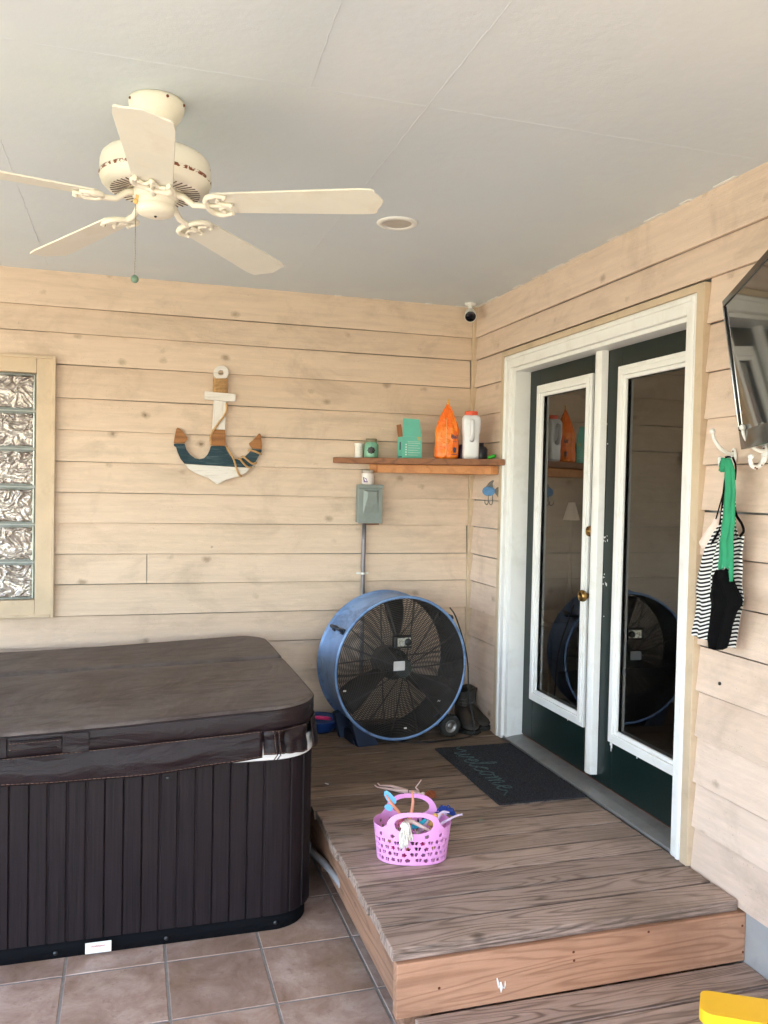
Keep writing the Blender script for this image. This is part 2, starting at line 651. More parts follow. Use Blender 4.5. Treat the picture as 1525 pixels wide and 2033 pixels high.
# back wall
bw = thing('house_wall', 'back wall of tan horizontal lap siding behind the hot tub and the big drum fan', 'wall', (-2.5, 0.05, 0))
m = MB()
tops = [CEIL] + ROWS[:-1]
for i, (zb, zt) in enumerate(zip(ROWS, tops)):
    x1 = -.0345 if i not in (2, 8) else -.041
    sp = [(XL, x1)]
    if abs(zb - 1.142) < .01:
        sp = [(XL, -1.935), (-1.9315, x1)]
    # leave out the window opening
    out = []
    if zb < 2.345 < zt:
        lap_boards(m, 0, [(-3.35, -2.45)], 2.345, zt - .0032)
    for (a, b) in sp:
        if zt > .99 and zb < 2.335:
            if a < -3.35: out.append((a, -3.35))
            if b > -2.45: out.append((max(a, -2.45), b))
        else:
            out.append((a, b))
    lap_boards(m, 0, out, zb + .0, (zt - (.0022 if zb > 1.3 else .0045)) if i else zt + .01)
m.build('lap_siding', SB, bw)
m = MB()
m.box(XL, -3.3, .03, .14, 0, CEIL).box(-2.5, 0.03, .03, .14, 0, CEIL).box(-3.3, -2.5, .03, .14, 0, 1.05).box(-3.3, -2.5, .03, .14, 2.26, CEIL)
m.box(XL, -0.03, .010, .03, 0, .29)
m.build('backing', M['concrete'], bw)
wbox('corner_trim', M['trim_tan'], bw, -.0335, -.001, -.031, -.001, .3, CEIL - .002)

# right wall
rw = thing('house_wall', 'right hand wall of tan lap siding around the green french doors', 'wall', (.05, -2.5, 0))
m = MB()
DY0, DY1 = -.485, -2.155     # outer edges of the white casing
for i, (zb, zt) in enumerate(zip(ROWS, tops)):
    if zb > 2.47:
        sp = [(-.032, YF)]
    else:
        sp = [(-.032, DY0 + .035), (DY1 - .045, YF)]
    for (a, b) in sp:
        lap_boards(m, 1, [(b, a)], zb, (zt - (.0024 if zb > 1.5 else .0075)) if i else zt + .01)
m.build('lap_siding', SR, rw)
m = MB()
m.box(.03, .14, YF, -2.12, 0, CEIL).box(.03, .14, -.53, .02, 0, CEIL).box(.03, .14, -2.12, -.53, 2.40, CEIL).box(.03, .14, -2.12, -.53, 0, .30)
m.build('backing', M['concrete'], rw)
m = MB()
m.box(.004, .03, YF, -.02, 0, .275)
m.build('foundation', M['concrete'], rw)
# peg hole
MB().lathe([(0, .0), (.006, .0), (.006, .004), (0, .0045)], (-.0155, -2.328, 1.025), (-1, 0, 0), 12).build('bolt_hole', M['black'], rw)
# white paint gaps at the ceiling line
m = MB()
random.seed(3)
q = -.9
while q < -.05:
    l = random.uniform(.02, .10)
    m.box(q, q + l, -.0215 - random.uniform(0, .002), -.004, CEIL - .0012 - random.uniform(0, .003), CEIL - .0004)
    q += l + random.uniform(.03, .3)
m.build('caulk', M['white_paint'], bw)
m = MB()
q = -2.6
while q < -.1:
    l = random.uniform(.02, .16)
    m.box(-.0215 - random.uniform(0, .002), -.004, q, q + l, CEIL - .0012 - random.uniform(0, .003), CEIL - .0004)
    q += l + random.uniform(.01, .22)
m.build('caulk', M['white_paint'], rw)

# ceiling
m = MB()
m.box(XL - .3, .14, YF - .3, .14, CEIL, CEIL + .09)
m.build('ceiling', M['ceiling'], kind='structure')
m = MB()
def seam(p0, p1, wdt=.007, seed=1):
    random.seed(seed)
    p0, p1 = Vector(p0), Vector(p1)
    d = (p1 - p0); L = d.length; d.normalize()
    s = Vector((-d.y, d.x, 0))
    n = int(L / .035)
    pts = []
    for i in range(n + 1):
        o = p0 + d * (L * i / n) + s * random.uniform(-.002, .002)
        ww = wdt * random.uniform(.25, 1.0)
        h = random.uniform(.0008, .0026)
        pts += [o - s * ww + Vector((0, 0, .001)), o + Vector((0, 0, -h)), o + s * ww + Vector((0, 0, .001))]
    ff = []
    for i in range(n):
        for k in (0, 1):
            ff.append((i * 3 + k, i * 3 + k + 1, i * 3 + k + 4, i * 3 + k + 3))
    m.add(pts, ff, True)
for x in (-1.21, -2.45, -3.67, -4.89):
    seam((x, -.0, CEIL), (x, YF, CEIL), seed=int(-x * 10))
for y in (-2.47, -4.91):
    seam((XL, y, CEIL), (-.02, y, CEIL), seed=int(-y * 10))
seam((-1.56, -2.47, CEIL), (-1.6, -3.4, CEIL), .004, 9)
m.build('ceiling_seams', M['ceiling'], kind='structure')
m = MB()
m.box(XL - .3, .3, YF - .3, YF - .16, 2.5, CEIL - .002).box(XL - .3, XL - .16, YF - .16, .1, 2.5, CEIL - .002)
m.build('porch_beam', M['trim_tan'], kind='structure')
for x in (XL - .23, XL + 2.4, .2):
    t_ = thing('porch_post', 'square tan porch post at the open front edge' + {0: ', leftmost', 1: ', middle', 2: ', against the house'}[(XL - .23, XL + 2.4, .2).index(x)], 'post', (x, YF - .23, 0), 'porch posts')
    wbox('shaft', M['trim_tan'], t_, x - .06, x + .06, YF - .29, YF - .17, .0, 2.5, .006)
    wbox('base_trim', M['trim_tan'], t_, x - .08, x + .08, YF - .31, YF - .15, .0, .14, .004)

# tiled floor
T, TX, TY = .3388, -2.226, -1.80
def tile_mat():
    t = NT('terracotta porcelain tile', .5, 0, .45).world()
    s = t.sep()
    ox, oy = t.math('FLOOR', t.math('DIVIDE', t.math('SUBTRACT', s[0], TX), T)), t.math('FLOOR', t.math('DIVIDE', t.math('SUBTRACT', s[1], TY), T))
    seed = t.white(t.math('ADD', ox, t.math('MULTIPLY', oy, 17.3)))
    sv = t.comb(t.math('ADD', s[0], t.math('MULTIPLY', seed, 23)), s[1], seed)
    n1 = t.noise(6, 7, .68, sv, .5)
    cc = t.ramp(n1, .32, .70, lin((148, 120, 104)), lin((204, 182, 170)), mid=(.5, lin((176, 148, 134))))
    n2 = t.noise(3.2, 6, .7, sv, .9)
    cc = t.mix(t.math('MULTIPLY', t.ramp(n2, .5, .72), .55), cc, lin((158, 130, 98)))
    n3 = t.noise(38, 5, .75, sv)
    cc = t.mix(t.math('MULTIPLY', t.ramp(n3, .55, .7), .45), cc, lin((122, 92, 82)))
    hsv = t.n('ShaderNodeHueSaturation')
    t.link(cc, hsv.inputs['Color'])
    t.link(t.math('ADD', t.math('MULTIPLY', seed, .22), .88), hsv.inputs['Value'])
    t.color(hsv.outputs[0])
    t.rough(t.math('ADD', t.math('MULTIPLY', n3, .3), .32))
    t.bump(t.math('ADD', n1, t.math('MULTIPLY', n3, .4)), .25, .004)
    return t.m
def grout_mat():
    return plain('grey grout', lin((150, 144, 140)), .9, var=.15, nscale=30, bump=.3, dirt=lin((105, 95, 88)), dirt_amt=.5)
m = MB()
g = .0042
nx0, nx1 = int((XL - .3 - TX) / T) - 1, int((.3 - TX) / T) + 1
ny0, ny1 = int((YF - .3 - TY) / T) - 1, int((0 - TY) / T) + 1
for i in range(nx0, nx1):
    for j in range(ny0, ny1):
        x0, x1 = TX + i * T + g, TX + (i + 1) * T - g
        y0, y1 = TY + j * T + g, TY + (j + 1) * T - g
        b = .0022
        m.add([(x0, y0, -.003), (x1, y0, -.003), (x1, y1, -.003), (x0, y1, -.003), (x0 + b, y0 + b, 0), (x1 - b, y0 + b, 0), (x1 - b, y1 - b, 0), (x0 + b, y1 - b, 0)],
              [(4, 5, 6, 7), (0, 1, 5, 4), (1, 2, 6, 5), (2, 3, 7, 6), (3, 0, 4, 7)])
fl = m.build('tile_floor', tile_mat(), kind='structure')
m = MB()
m.box(TX + nx0 * T, TX + nx1 * T, TY + ny0 * T, TY + ny1 * T, -.1, -.0022)
m.build('floor_grout', grout_mat(), kind='structure')

# ground outside
def ground_mat():
    t = NT('dry lawn', .95)
    n1 = t.noise(.5, 8, .7)
    n2 = t.noise(14, 6, .8)
    cc = t.ramp(n1, .35, .7, (.36, .32, .17, 1), (.27, .265, .125, 1))
    cc = t.mix(t.math('MULTIPLY', n2, .5), cc, (.42, .38, .23, 1))
    t.color(cc)
    t.bump(n2, .6, .03)
    return t.m
m = MB()
m.add([(-150, -150, -.12), (150, -150, -.12), (150, 150, -.12), (-150, 150, -.12)], [(0, 1, 2, 3)])
m.build('ground', ground_mat(), kind='structure')
m = MB()
m.box(XL - .9, XL - .38, -7.6, 6, -.13, -.06).box(XL - .375, 3, -7.6, YF - .6, -.13, -.06)
m.build('patio_slab', plain('pale concrete slab', (.50, .45, .36, 1), .9, var=.12, nscale=3, bump=.3, dirt=(.30, .26, .2, 1)), kind='structure')

# trees over the lawn (they colour what the glass reflects)
leaf = plain('leaf green', (.065, .10, .03, 1), .6, var=.5, nscale=3, bump=0)
bark = plain('bark', (.12, .09, .07, 1), .9, var=.3, nscale=20, bump=.6)
def tree(x, y, h, r, seed, label):
    random.seed(seed)
    t_ = thing('shade_tree', label, 'tree', (x, y, -.12), 'trees beyond the porch')
    m = MB()
    m.tube([(x, y, -.12), (x + .1, y, h * .3), (x - .1, y + .1, h * .6), (x, y, h * .85)], [.24, .18, .12, .04], 10)
    tips = []
    for k in range(9):
        a = 2.4 * k; zz = h * (.3 + .05 * k)
        e = Vector((x + math.cos(a) * r * .7, y + math.sin(a) * r * .7, zz + h * .22))
        m.tube([(x, y, zz), (x + math.cos(a) * r * .3, y + math.sin(a) * r * .3, zz + h * .14), e], [.09, .06, .02], 6)
        tips.append(e)
    m.build('trunk', bark, t_)
    m = MB()
    tips.append(Vector((x, y, h * .9)))
    for e in tips:
        for _ in range(170):
            d = Vector((random.gauss(0, 1), random.gauss(0, 1), random.gauss(0, .8))).normalized() * (random.random() ** .4) * r * .42
            p = e + d
            u = Vector((random.gauss(0, 1), random.gauss(0, 1), random.gauss(0, 1))).normalized()
            v_ = u.orthogonal().normalized()
            s = random.uniform(.10, .22)
            m.add([p, p + u * s + v_ * s * .4, p + u * s * 2, p + u * s - v_ * s * .4], [(0, 1, 2, 3)])
    m.build('crown', leaf, t_)
tree(-9, -17, 6.5, 2.6, 1, 'broad leafy shade tree beyond the lawn, left one')
tree(-3, -19, 7.5, 3.0, 2, 'tallest leafy shade tree in the middle of the lawn edge')
tree(4, -17, 6.0, 2.4, 3, 'smaller leafy shade tree at the right of the lawn')
tree(-15, -8, 7.0, 2.8, 4, 'leafy shade tree out to the left of the porch')

# ------------------------------------------------------------------ french doors
dr = thing('french_door', 'pair of dark green french doors in a white frame, each with a tall glass pane', 'door', (.03, -1.32, .311))
CX = -.030
ZT = 2.441
m = MB()
m.box(CX, .030, DY0 - .068, DY0, .312, ZT).box(CX, .030, DY1, DY1 + .062, .312, ZT).box(CX, .030, DY1 + .062, DY0 - .068, ZT - .072, ZT)
m.build('casing', M['white_paint'], dr, bevel=.004)
# inner bead of casing, then jambs
m = MB()
m.box(CX - .007, CX + .01, DY0 - .026, DY0 - .008, .313, ZT - .008).box(CX - .007, CX + .01, DY1 + .008, DY1 + .026, .313, ZT - .008).box(CX - .007, CX + .01, DY1 + .026, DY0 - .026, ZT - .026, ZT - .008)
m.build('casing_bead', M['white_paint'], dr, bevel=.004)
m = MB()
m.box(-.012, .13, DY0 - .105, DY0 - .0685, .316, ZT - .0725).box(-.012, .13, DY1 + .0625, DY1 + .078, .316, ZT - .0725).box(-.012, .13, DY1 + .078, DY0 - .105, ZT - .092, ZT - .0725)
m.build('jamb', M['white_paint'], dr, bevel=.002)
# tan outer trim
m = MB()
m.box(-.034, -.002, DY0 + .001, DY0 + .034, .312, ZT + .030).box(-.034, -.002, DY1 - .044, DY1 - .001, .312, ZT + .030).box(-.034, -.002, DY1 - .0005, DY0 + .0005, ZT + .001, ZT + .030)
m.build('outer_trim', M['trim_tan'], dr, bevel=.002)
SX = .080
GZ0, GZ1 = .612, 2.212

def glass_mat():
    t = NT('door glass')
    nt = t.t
    nt.nodes.remove(t.b)
    out = nt.nodes['Material Output']
    fr = t.n('ShaderNodeFresnel')
    fr.inputs[0].default_value = 1.55
    gl = t.n('ShaderNodeBsdfGlossy')
    gl.inputs['Roughness'].default_value = .004
    gl.inputs['Color'].default_value = (.95, .96, .95, 1)
    tr = t.n('ShaderNodeBsdfTransparent')
    tr.inputs['Color'].default_value = (.62, .66, .64, 1)
    mx = t.n('ShaderNodeMixShader')
    t.link(t.math('MULTIPLY', fr.outputs[0], 1.75, clamp=True), mx.inputs[0])
    t.link(tr.outputs[0], mx.inputs[1])
    t.link(gl.outputs[0], mx.inputs[2])
    t.link(mx.outputs[0], out.inputs[0])
    return t.m
GLASS = glass_mat()

def leaf_door(y0, y1, ty0, ty1, label, knobs):
    """y0 > y1; ty* outer edges of the white glazing trim"""
    tw = .058
    m = MB()
    z0, z1 = .346, 2.362
    gy0, gy1 = ty0 - .02, ty1 + .02
    m.box(SX, SX + .044, y1, gy1, z0, z1).box(SX, SX + .044, gy0, y0, z0, z1)
    m.box(SX, SX + .044, gy1, gy0, z0, .59).box(SX, SX + .044, gy1, gy0, 2.235, z1)
    d = m.build('door_panel', M['green_paint'], dr, bevel=.002, label=label)
    # glazing trim with three steps
    m = MB()
    oz0, oz1 = .563, 2.262
    for (i0, i1, pr) in ((0, .020, .012), (.020, .044, .020), (.044, .062, .010)):
        xx = SX - pr
        m.box(xx, SX + .004, ty0 - i1, ty0 - i0, oz0 + i0, oz1 - i0).box(xx, SX + .004, ty1 + i0, ty1 + i1, oz0 + i0, oz1 - i0)
        m.box(xx, SX + .004, ty1 + i1, ty0 - i1, oz0 + i0, oz0 + i1).box(xx, SX + .004, ty1 + i1, ty0 - i1, oz1 - i1, oz1 - i0)
    m.build('glazing_trim', M['white_paint'], d, bevel=.003)
    # pane
    m = MB()
    m.add([(SX + .012, ty1 + .02, .58), (SX + .012, ty0 - .02, .58), (SX + .012, ty0 - .02, 2.245), (SX + .012, ty1 + .02, 2.245)], [(3, 2, 1, 0)])
    m.build('glass_pane', GLASS, d)
    if knobs:
        ky = -1.305
        m = MB()
        m.lathe([(0, 0), (.030, 0), (.031, .004), (.024, .010), (.012, .014), (.0105, .034), (.017, .040), (.0265, .050), (.0285, .060), (.024, .070), (.011, .073), (.0105, .0715), (.004, .0715), (0, .0715)][::1],
                (SX, ky, 1.205), (-1, 0, 0), 32)
        k = m.build('door_knob', M['brass'], d)
        m = MB()
        m.lathe([(0, 0), (.029, 0), (.030, .006), (.026, .022), (.023, .030), (.020, .031), (.0195, .028), (.009, .028), (.008, .031), (0, .031)], (SX, ky + .014, 1.510), (-1, 0, 0), 32)
        m.build('deadbolt', M['brass'], d)
    return d
leaf_door(-.592, -1.338, -.690, -1.262, 'left door leaf carrying the brass knob and deadbolt', True)
rd = leaf_door(-1.345, -2.075, -1.480, -2.052, 'right door leaf with paint drips under its glass', False)
# astragal between the leaves
m = MB()
m.prism([(SX - .001, -1.318, .375), (SX - .034, -1.322, .375), (SX - .040, -1.345, .375), (SX - .034, -1.378, .375), (SX - .001, -1.385, .375)], (0, 0, 1.975))
m.build('astragal', M['white_paint'], dr, bevel=.003, fixn=True)
# threshold
m = MB()
m.prism([(-.020, DY0 - .07, .3125), (-.020, DY0 - .07, .326), (.03, DY0 - .07, .334), (.125, DY0 - .07, .342), (.125, DY0 - .07, .3125)], (0, DY1 + .062 - DY0 + .07, 0))
m.build('threshold', M['alu'], dr, bevel=.002, fixn=True)
wbox('weather_strip', M['rust'], dr, SX + .004, SX + .04, DY1 + .08, DY0 - .11, .3405, .3455, 0)
# drips and chips of white paint on the green
random.seed(12)
m = MB()
for _ in range(46):
    y = random.choice([-1.300, -1.40, -1.29]) + random.uniform(-.022, .022)
    z = random.choice([random.uniform(.4, 2.2), random.uniform(1.25, 1.32), random.uniform(1.46, 1.49)])
    s = random.uniform(.0012, .005)
    m.box(SX - .0015, SX + .001, y, y + s, z, z + s * random.uniform(.8, 3))
for (y, z, h) in ((-1.497, .52, .045), (-1.503, .535, .03), (-1.49, .545, .02), (-1.70, .55, .012), (-1.1, .552, .01)):
    m.box(SX - .0015, SX + .001, y, y + .005, z, z + h)
m.build('paint_drips', M['white_paint'], rd)

# the dim room behind the glass
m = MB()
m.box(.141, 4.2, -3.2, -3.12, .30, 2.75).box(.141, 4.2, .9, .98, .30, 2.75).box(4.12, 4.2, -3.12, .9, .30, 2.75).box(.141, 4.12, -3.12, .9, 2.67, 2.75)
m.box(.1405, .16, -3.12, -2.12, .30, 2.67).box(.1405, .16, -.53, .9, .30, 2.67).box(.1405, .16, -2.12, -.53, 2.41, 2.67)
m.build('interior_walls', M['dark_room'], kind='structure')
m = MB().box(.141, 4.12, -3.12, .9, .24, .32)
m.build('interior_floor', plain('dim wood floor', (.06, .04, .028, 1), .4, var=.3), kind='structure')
SHD = NT('linen shade with added glow', .9)
SHD.color((.8, .7, .6, 1))
SHD.b.inputs['Emission Color'].default_value = (1, .78, .6, 1)
SHD.b.inputs['Emission Strength'].default_value = .013  # faint emission added so the shade shows in the dark room
lp = on(1135, 1015, 'x', .62)
tl = thing('table_lamp', 'table lamp with a pale fabric shade seen dimly through the left glass pane', 'lamp', (lp.x, lp.y, .92))
MB().lathe([(.024, .055), (.060, -.055), (.058, -.055), (.022, .055)], (lp.x, lp.y, lp.z), n=4).build('lamp_shade', SHD.m, tl)
MB().lathe([(0, 0), (.07, 0), (.07, .015), (.02, .03), (.03, .12), (.012, .2), (.008, lp.z - .92), (0, lp.z - .92)], (lp.x, lp.y, .92)).build('lamp_base', M['dark_room'], tl)
tb = thing('side_table', 'dark side table under the lamp inside the room', 'table', (lp.x, lp.y, .32))
wbox('table_top', M['dark_room'], tb, lp.x - .25, lp.x + .25, lp.y - .25, lp.y + .25, .885, .919)
for sx in (-1, 1):
    for sy in (-1, 1):
        wbox('leg', M['dark_room'], tb, lp.x + sx * .22 - .02, lp.x + sx * .22 + .02, lp.y + sy * .22 - .02, lp.y + sy * .22 + .02, .32, .884)

# ------------------------------------------------------------------ glass block window
wd = thing('glass_block_window', 'narrow window of wavy glass blocks in a wide tan frame', 'window', (-2.9, 0, .976))
wx1, wx0 = -2.416, -3.384
m = MB()
m.box(wx1 - .088, wx1, -.034, .03, .978, 2.349).box(wx0, wx0 + .088, -.034, .03, .978, 2.349)
m.box(wx0 + .0885, wx1 - .0885, -.034, .03, .978, 1.062).box(wx0 + .0885, wx1 - .0885, -.034, .03, 2.262, 2.349)
m.build('window_frame', M['trim_tan'], wd, bevel=.003)
m = MB()
m.box(wx1 - .012, wx1 + .006, -.045, -.034, .970, 2.352).box(wx0, wx1 - .0125, -.045, -.034, 2.338, 2.352).box(wx0, wx1 - .0125, -.045, -.034, .970, .984)
m.build('frame_bead', M['trim_tan'], wd, bevel=.002)
def block_mat():
    t = NT('wavy pressed glass', .03)
    b = t.b
    n1 = t.noise(16, 3, .6, dist=1.2)
    n2 = t.noise(45, 4, .65, dist=1.0)
    n1o = t.ramp(n1, .35, .65, (.26, .22, .20, 1), (.62, .58, .55, 1))
    b.inputs['Metallic'].default_value = .5
    t.link(n1o, b.inputs['Base Color'])
    b.inputs['Roughness'].default_value = .14
    return t.m
BM = block_mat()
BE = plain('clear glass edge', (.34, .38, .37, 1), .12, .3, var=.2)
import mathutils
def block(cx, cz, seed):
    """pressed-glass block: a modelled wavy face inside a smooth rim"""
    w2, h2 = .097, .095
    N = 64
    m = MB()
    vv = []
    for j in range(N + 1):
        for i in range(N + 1):
            u, v = i / N * 2 - 1, j / N * 2 - 1
            e = min(1, min(1 - abs(u), 1 - abs(v)) / .09)
            p = Vector((cx * 3.1 + u * 1.5, seed * 3.7, v * 1.5))
            q = mathutils.noise.noise_vector(p * .7) * 1.1
            r_ = (1 - abs(mathutils.noise.noise(p * 1.25 + q))) ** 4 * .012 + (1 - abs(mathutils.noise.noise(p * 2.7 + q * 1.2))) ** 5 * .0030
            star = abs(math.sin(math.atan2(v, u) * 4 + q.x)) * .004 * min(1, math.hypot(u, v))
            d = .006 * (1 - e) - (r_ + star) * e + .010 * e
            vv.append((cx + u * (w2 - .010), -.002 + d, cz + v * (h2 - .010)))
    ff = []
    for j in range(N):
        for i in range(N):
            a = j * (N + 1) + i
            ff.append((a, a + 1, a + N + 2, a + N + 1))
    m.add(vv, ff, True)
    o = m.build('glass_block', BM, wd)
    m = MB()
    m.box(cx - w2, cx - w2 + .010, -.006, .06, cz - h2, cz + h2).box(cx + w2 - .010, cx + w2, -.006, .06, cz - h2, cz + h2)
    m.box(cx - w2 + .010, cx + w2 - .010, -.006, .06, cz - h2, cz - h2 + .008).box(cx - w2 + .010, cx + w2 - .010, -.006, .06, cz + h2 - .008, cz + h2)
    m.build('block_rim', BE, o, bevel=.004)
for c_ in range(4):
    for r_ in range(6):
        block(-2.512 - .0975 - c_ * .1985 + .0, 1.160 + r_ * .2005, c_ * 7 + r_)
wbox('mortar', plain('silvery mortar', (.42, .44, .43, 1), .5), wd, wx0 + .0885, wx1 - .0885, .012, .03, 1.0625, 2.2615, 0)

# ------------------------------------------------------------------ deck
deckwood = wood_mat('weathered deck boards', lin((174, 152, 140)), lin((82, 63, 52)), 0, .1405, 1, .72, 44, 1.0, stain=lin((104, 90, 76)), off=2.464 + 1.405, rear_shade=(-2.1, -.9, (.46, .42, .34, 1)))
newwood = wood_mat('reddish step lumber', lin((184, 140, 112)), lin((124, 82, 60)), 0, None, 2, .68, 34, .8, stain=lin((130, 98, 78)))
sidewood = wood_mat('rim lumber', lin((158, 120, 96)), lin((100, 70, 54)), 1, None, 2, .72, 22, .8, stain=lin((96, 76, 60)))
DZ = .311
dk = thing('wooden_deck', 'raised weathered wooden deck landing with one lower step in front of the doors', 'deck', (-.63, -1.3, 0))
random.seed(21)
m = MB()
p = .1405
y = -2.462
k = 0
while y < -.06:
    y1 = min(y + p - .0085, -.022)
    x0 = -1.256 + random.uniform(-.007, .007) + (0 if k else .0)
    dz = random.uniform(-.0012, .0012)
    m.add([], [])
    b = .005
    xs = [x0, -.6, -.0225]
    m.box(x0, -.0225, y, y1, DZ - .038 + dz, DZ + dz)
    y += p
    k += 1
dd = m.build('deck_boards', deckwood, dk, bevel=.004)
riser_y = -2.474
m = MB().box(-1.249, .003, riser_y, riser_y + .036, .103, .2705)
m.build('riser', newwood, dk, bevel=.003)
m = MB()
m.box(-1.243, -1.205, -2.437, -.03, .13, .2715)
m.build('rim_joist', sidewood, dk, bevel=.003)
m = MB()
for y in (-2.40, -1.25, -.12):
    m.box(-1.20, -1.11, y, y + .09, 0, .27).box(-.14, -.05, y, y + .09, 0, .27)
build_each(m, 'support_post', sidewood, dk, bevel=.003)
m = MB()
m.box(-1.19, .001, -2.613, -2.4755, .063, .1005).box(-1.19, .001, -2.760, -2.622, .062, .0995)
build_each(m, 'step_tread', deckwood, dk, bevel=.004)
m = MB()
m.box(-1.180, -1.142, -2.745, -2.48, 0, .062).box(-.6, -.56, -2.745, -2.48, 0, .062).box(-.08, -.04, -2.745, -2.48, 0, .062)
m.box(-1.19, .0, -2.7845, -2.7465, .0, .0615)
build_each(m, 'step_stringer', newwood, dk)
# screws, knots, paint splash on riser
m = MB()
for px, py in ((1139, 1890), (1140, 1907), (1474, 1838), (1475, 1890), (872, 1962), (1288, 1850)):
    c = on(px, py, 'y', riser_y)
    m.lathe([(0, .001), (.004, .001), (.0045, 0)], (c.x, riser_y, c.z), (0, -1, 0), 12)
build_each(m, 'screw', M['rust'], dk)
m = MB()
for px0, py0, px1, py1, w_ in ((987, 1942, 990, 1962, .0035), (990, 1958, 1002, 1962, .004), (994, 1950, 995, 1970, .006), (1003, 1948, 1002, 1962, .002)):
    a, b = on(px0, py0, 'y', riser_y - .0008), on(px1, py1, 'y', riser_y - .0008)
    m.tube([a, (a + b) / 2 + Vector((.001, 0, 0)), b], [w_ * .5, w_, w_ * .3], 6)
m.build('paint_splash', M['white_paint'], dk)
# a scrap of white and a leaf on the boards
a = on(645, 1556, 'z', DZ + .003)
MB().obox(a, (.012, -.016, 0), (.004, .003, 0), (0, 0, .003)).build('paper_scrap', M['white_plastic'], label='tiny white scrap lying on the deck beside the hot tub', cat='scrap')
a = on(947, 1629, 'z', DZ + .003)
m = MB()
m.prism([a, a + Vector((.014, -.006, 0)), a + Vector((.03, .002, 0)), a + Vector((.016, .006, .0))], (0, 0, .0012))
m.build('fallen_leaf', plain('pale green leaf', (.16, .24, .16, 1), .6), label='small green leaf on the deck right of the pink basket', cat='leaf')

# ------------------------------------------------------------------ doormat
mt = thing('doormat', 'dark grey doormat with faded teal cursive writing in front of the doors', 'doormat', (-.23, -1.07, DZ + .0015))
def mat_mat():
    t = NT('coarse mat pile', .95, 0, .15)
    n1 = t.noise(160, 3, .8)
    cc = t.ramp(n1, .35, .7, (.016, .017, .022, 1), (.080, .082, .095, 1))
    n2 = t.noise(7, 5, .7)
    cc = t.mix(t.math('MULTIPLY', t.ramp(n2, .5, .75), .4), cc, (.06, .055, .05, 1))
    vo = t.voro(45)
    fl_ = t.math('MULTIPLY', t.math('LESS_THAN', vo.outputs['Distance'], .07), t.math('GREATER_THAN', t.sep(vo.outputs['Color'])[0], .93))
    cc = t.mix(fl_, cc, (.5, .47, .42, 1))
    t.color(cc)
    t.bump(n1, 1.0, .01)
    return t.m
MX0, MX1, MY0, MY1 = -.463, -.024, -1.480, -.662
m = MB()
nx, ny = 90, 160
vv = []
random.seed(5)
for j in range(ny + 1):
    for i in range(nx + 1):
        e = (i in (0, nx) or j in (0, ny))
        x = MX0 + (MX1 - MX0) * i / nx
        y = MY0 + (MY1 - MY0) * j / ny
        if e:
            x += random.uniform(-.0015, .0015); y += random.uniform(-.0015, .0015)
        vv.append((x, y, DZ + (.0025 if e else .0085 + random.uniform(-.0014, .0014))))
m.add(vv, [(j * (nx + 1) + i, j * (nx + 1) + i + 1, (j + 1) * (nx + 1) + i + 1, (j + 1) * (nx + 1) + i) for j in range(ny) for i in range(nx)])
m.build('mat_pile', mat_mat(), mt)
# cursive 'welcome' drawn as one flowing line plus the l and the e loops, u = along the word, v = up
def bez(P, n=8):
    out = []
    for i in range(0, len(P) - 3, 3):
        a, b, c, d = [Vector((q[0], q[1], 0)) for q in P[i:i + 4]]
        for k in range(n):
            t_ = k / n
            out.append(a * (1 - t_) ** 3 + b * 3 * t_ * (1 - t_) ** 2 + c * 3 * t_ ** 2 * (1 - t_) + d * t_ ** 3)
    out.append(Vector((P[-1][0], P[-1][1], 0)))
    return out
def catmull(P, n=6):
    P = [Vector((p_[0], p_[1], 0)) if len(p_) == 2 else Vector(p_) for p_ in P]
    Q = [P[0]] + P + [P[-1]]
    out = []
    for i in range(1, len(Q) - 2):
        for k in range(n):
            t_ = k / n
            a, b, c, d = Q[i - 1], Q[i], Q[i + 1], Q[i + 2]
            out.append(.5 * ((2 * b) + (c - a) * t_ + (2 * a - 5 * b + 4 * c - d) * t_ ** 2 + (3 * b - a - 3 * c + d) * t_ ** 3))
    out.append(P[-1])
    return out
W_ = [(-1.0, .9), (-.7, .55), (-.3, .75), (0, 1.0), (.15, .5), (.25, .05), (.5, .05), (.7, .5), (.8, .95), (.8, .5), (.9, .05), (1.15, .1), (1.35, .6), (1.4, 1.0), (1.55, .8),   # w
      (1.8, .45), (2.1, .5), (2.35, .8), (2.2, 1.0), (1.95, .8), (1.9, .35), (2.1, .02), (2.4, .1),   # e
      (2.75, .7), (3.0, 1.5), (3.0, 2.0), (2.8, 2.0), (2.75, 1.3), (2.8, .3), (3.0, .0), (3.25, .15),   # l
      (3.5, .5), (3.95, .9), (4.1, .85), (3.85, 1.0), (3.55, .6), (3.65, .1), (3.95, .02), (4.25, .2),   # c
      (4.5, .6), (4.85, 1.0), (5.15, .65), (4.95, .1), (4.6, .1), (4.5, .55), (4.8, .95), (5.2, .85), (5.45, .8),   # o
      (5.6, 1.0), (5.65, .5), (5.65, .05), (5.8, .7), (6.0, 1.0), (6.15, .7), (6.15, .05), (6.3, .7), (6.5, 1.0), (6.65, .7), (6.65, .2), (6.8, .02), (7.0, .15),   # m
      (7.2, .45), (7.5, .5), (7.75, .8), (7.6, 1.0), (7.35, .8), (7.3, .35), (7.5, .02), (7.9, .1), (8.2, .4), (8.5, .2), (8.9, -.15)]   # e and tail
pts = catmull(W_, 5)
su = .0800
U0 = -.745   # y where the w starts
m = MB()
for i in range(len(pts) - 1):
    pass
P3 = [Vector((MX0 + .075 + p_.y * .072, U0 - p_.x * .0725, DZ + .0102)) for p_ in pts]
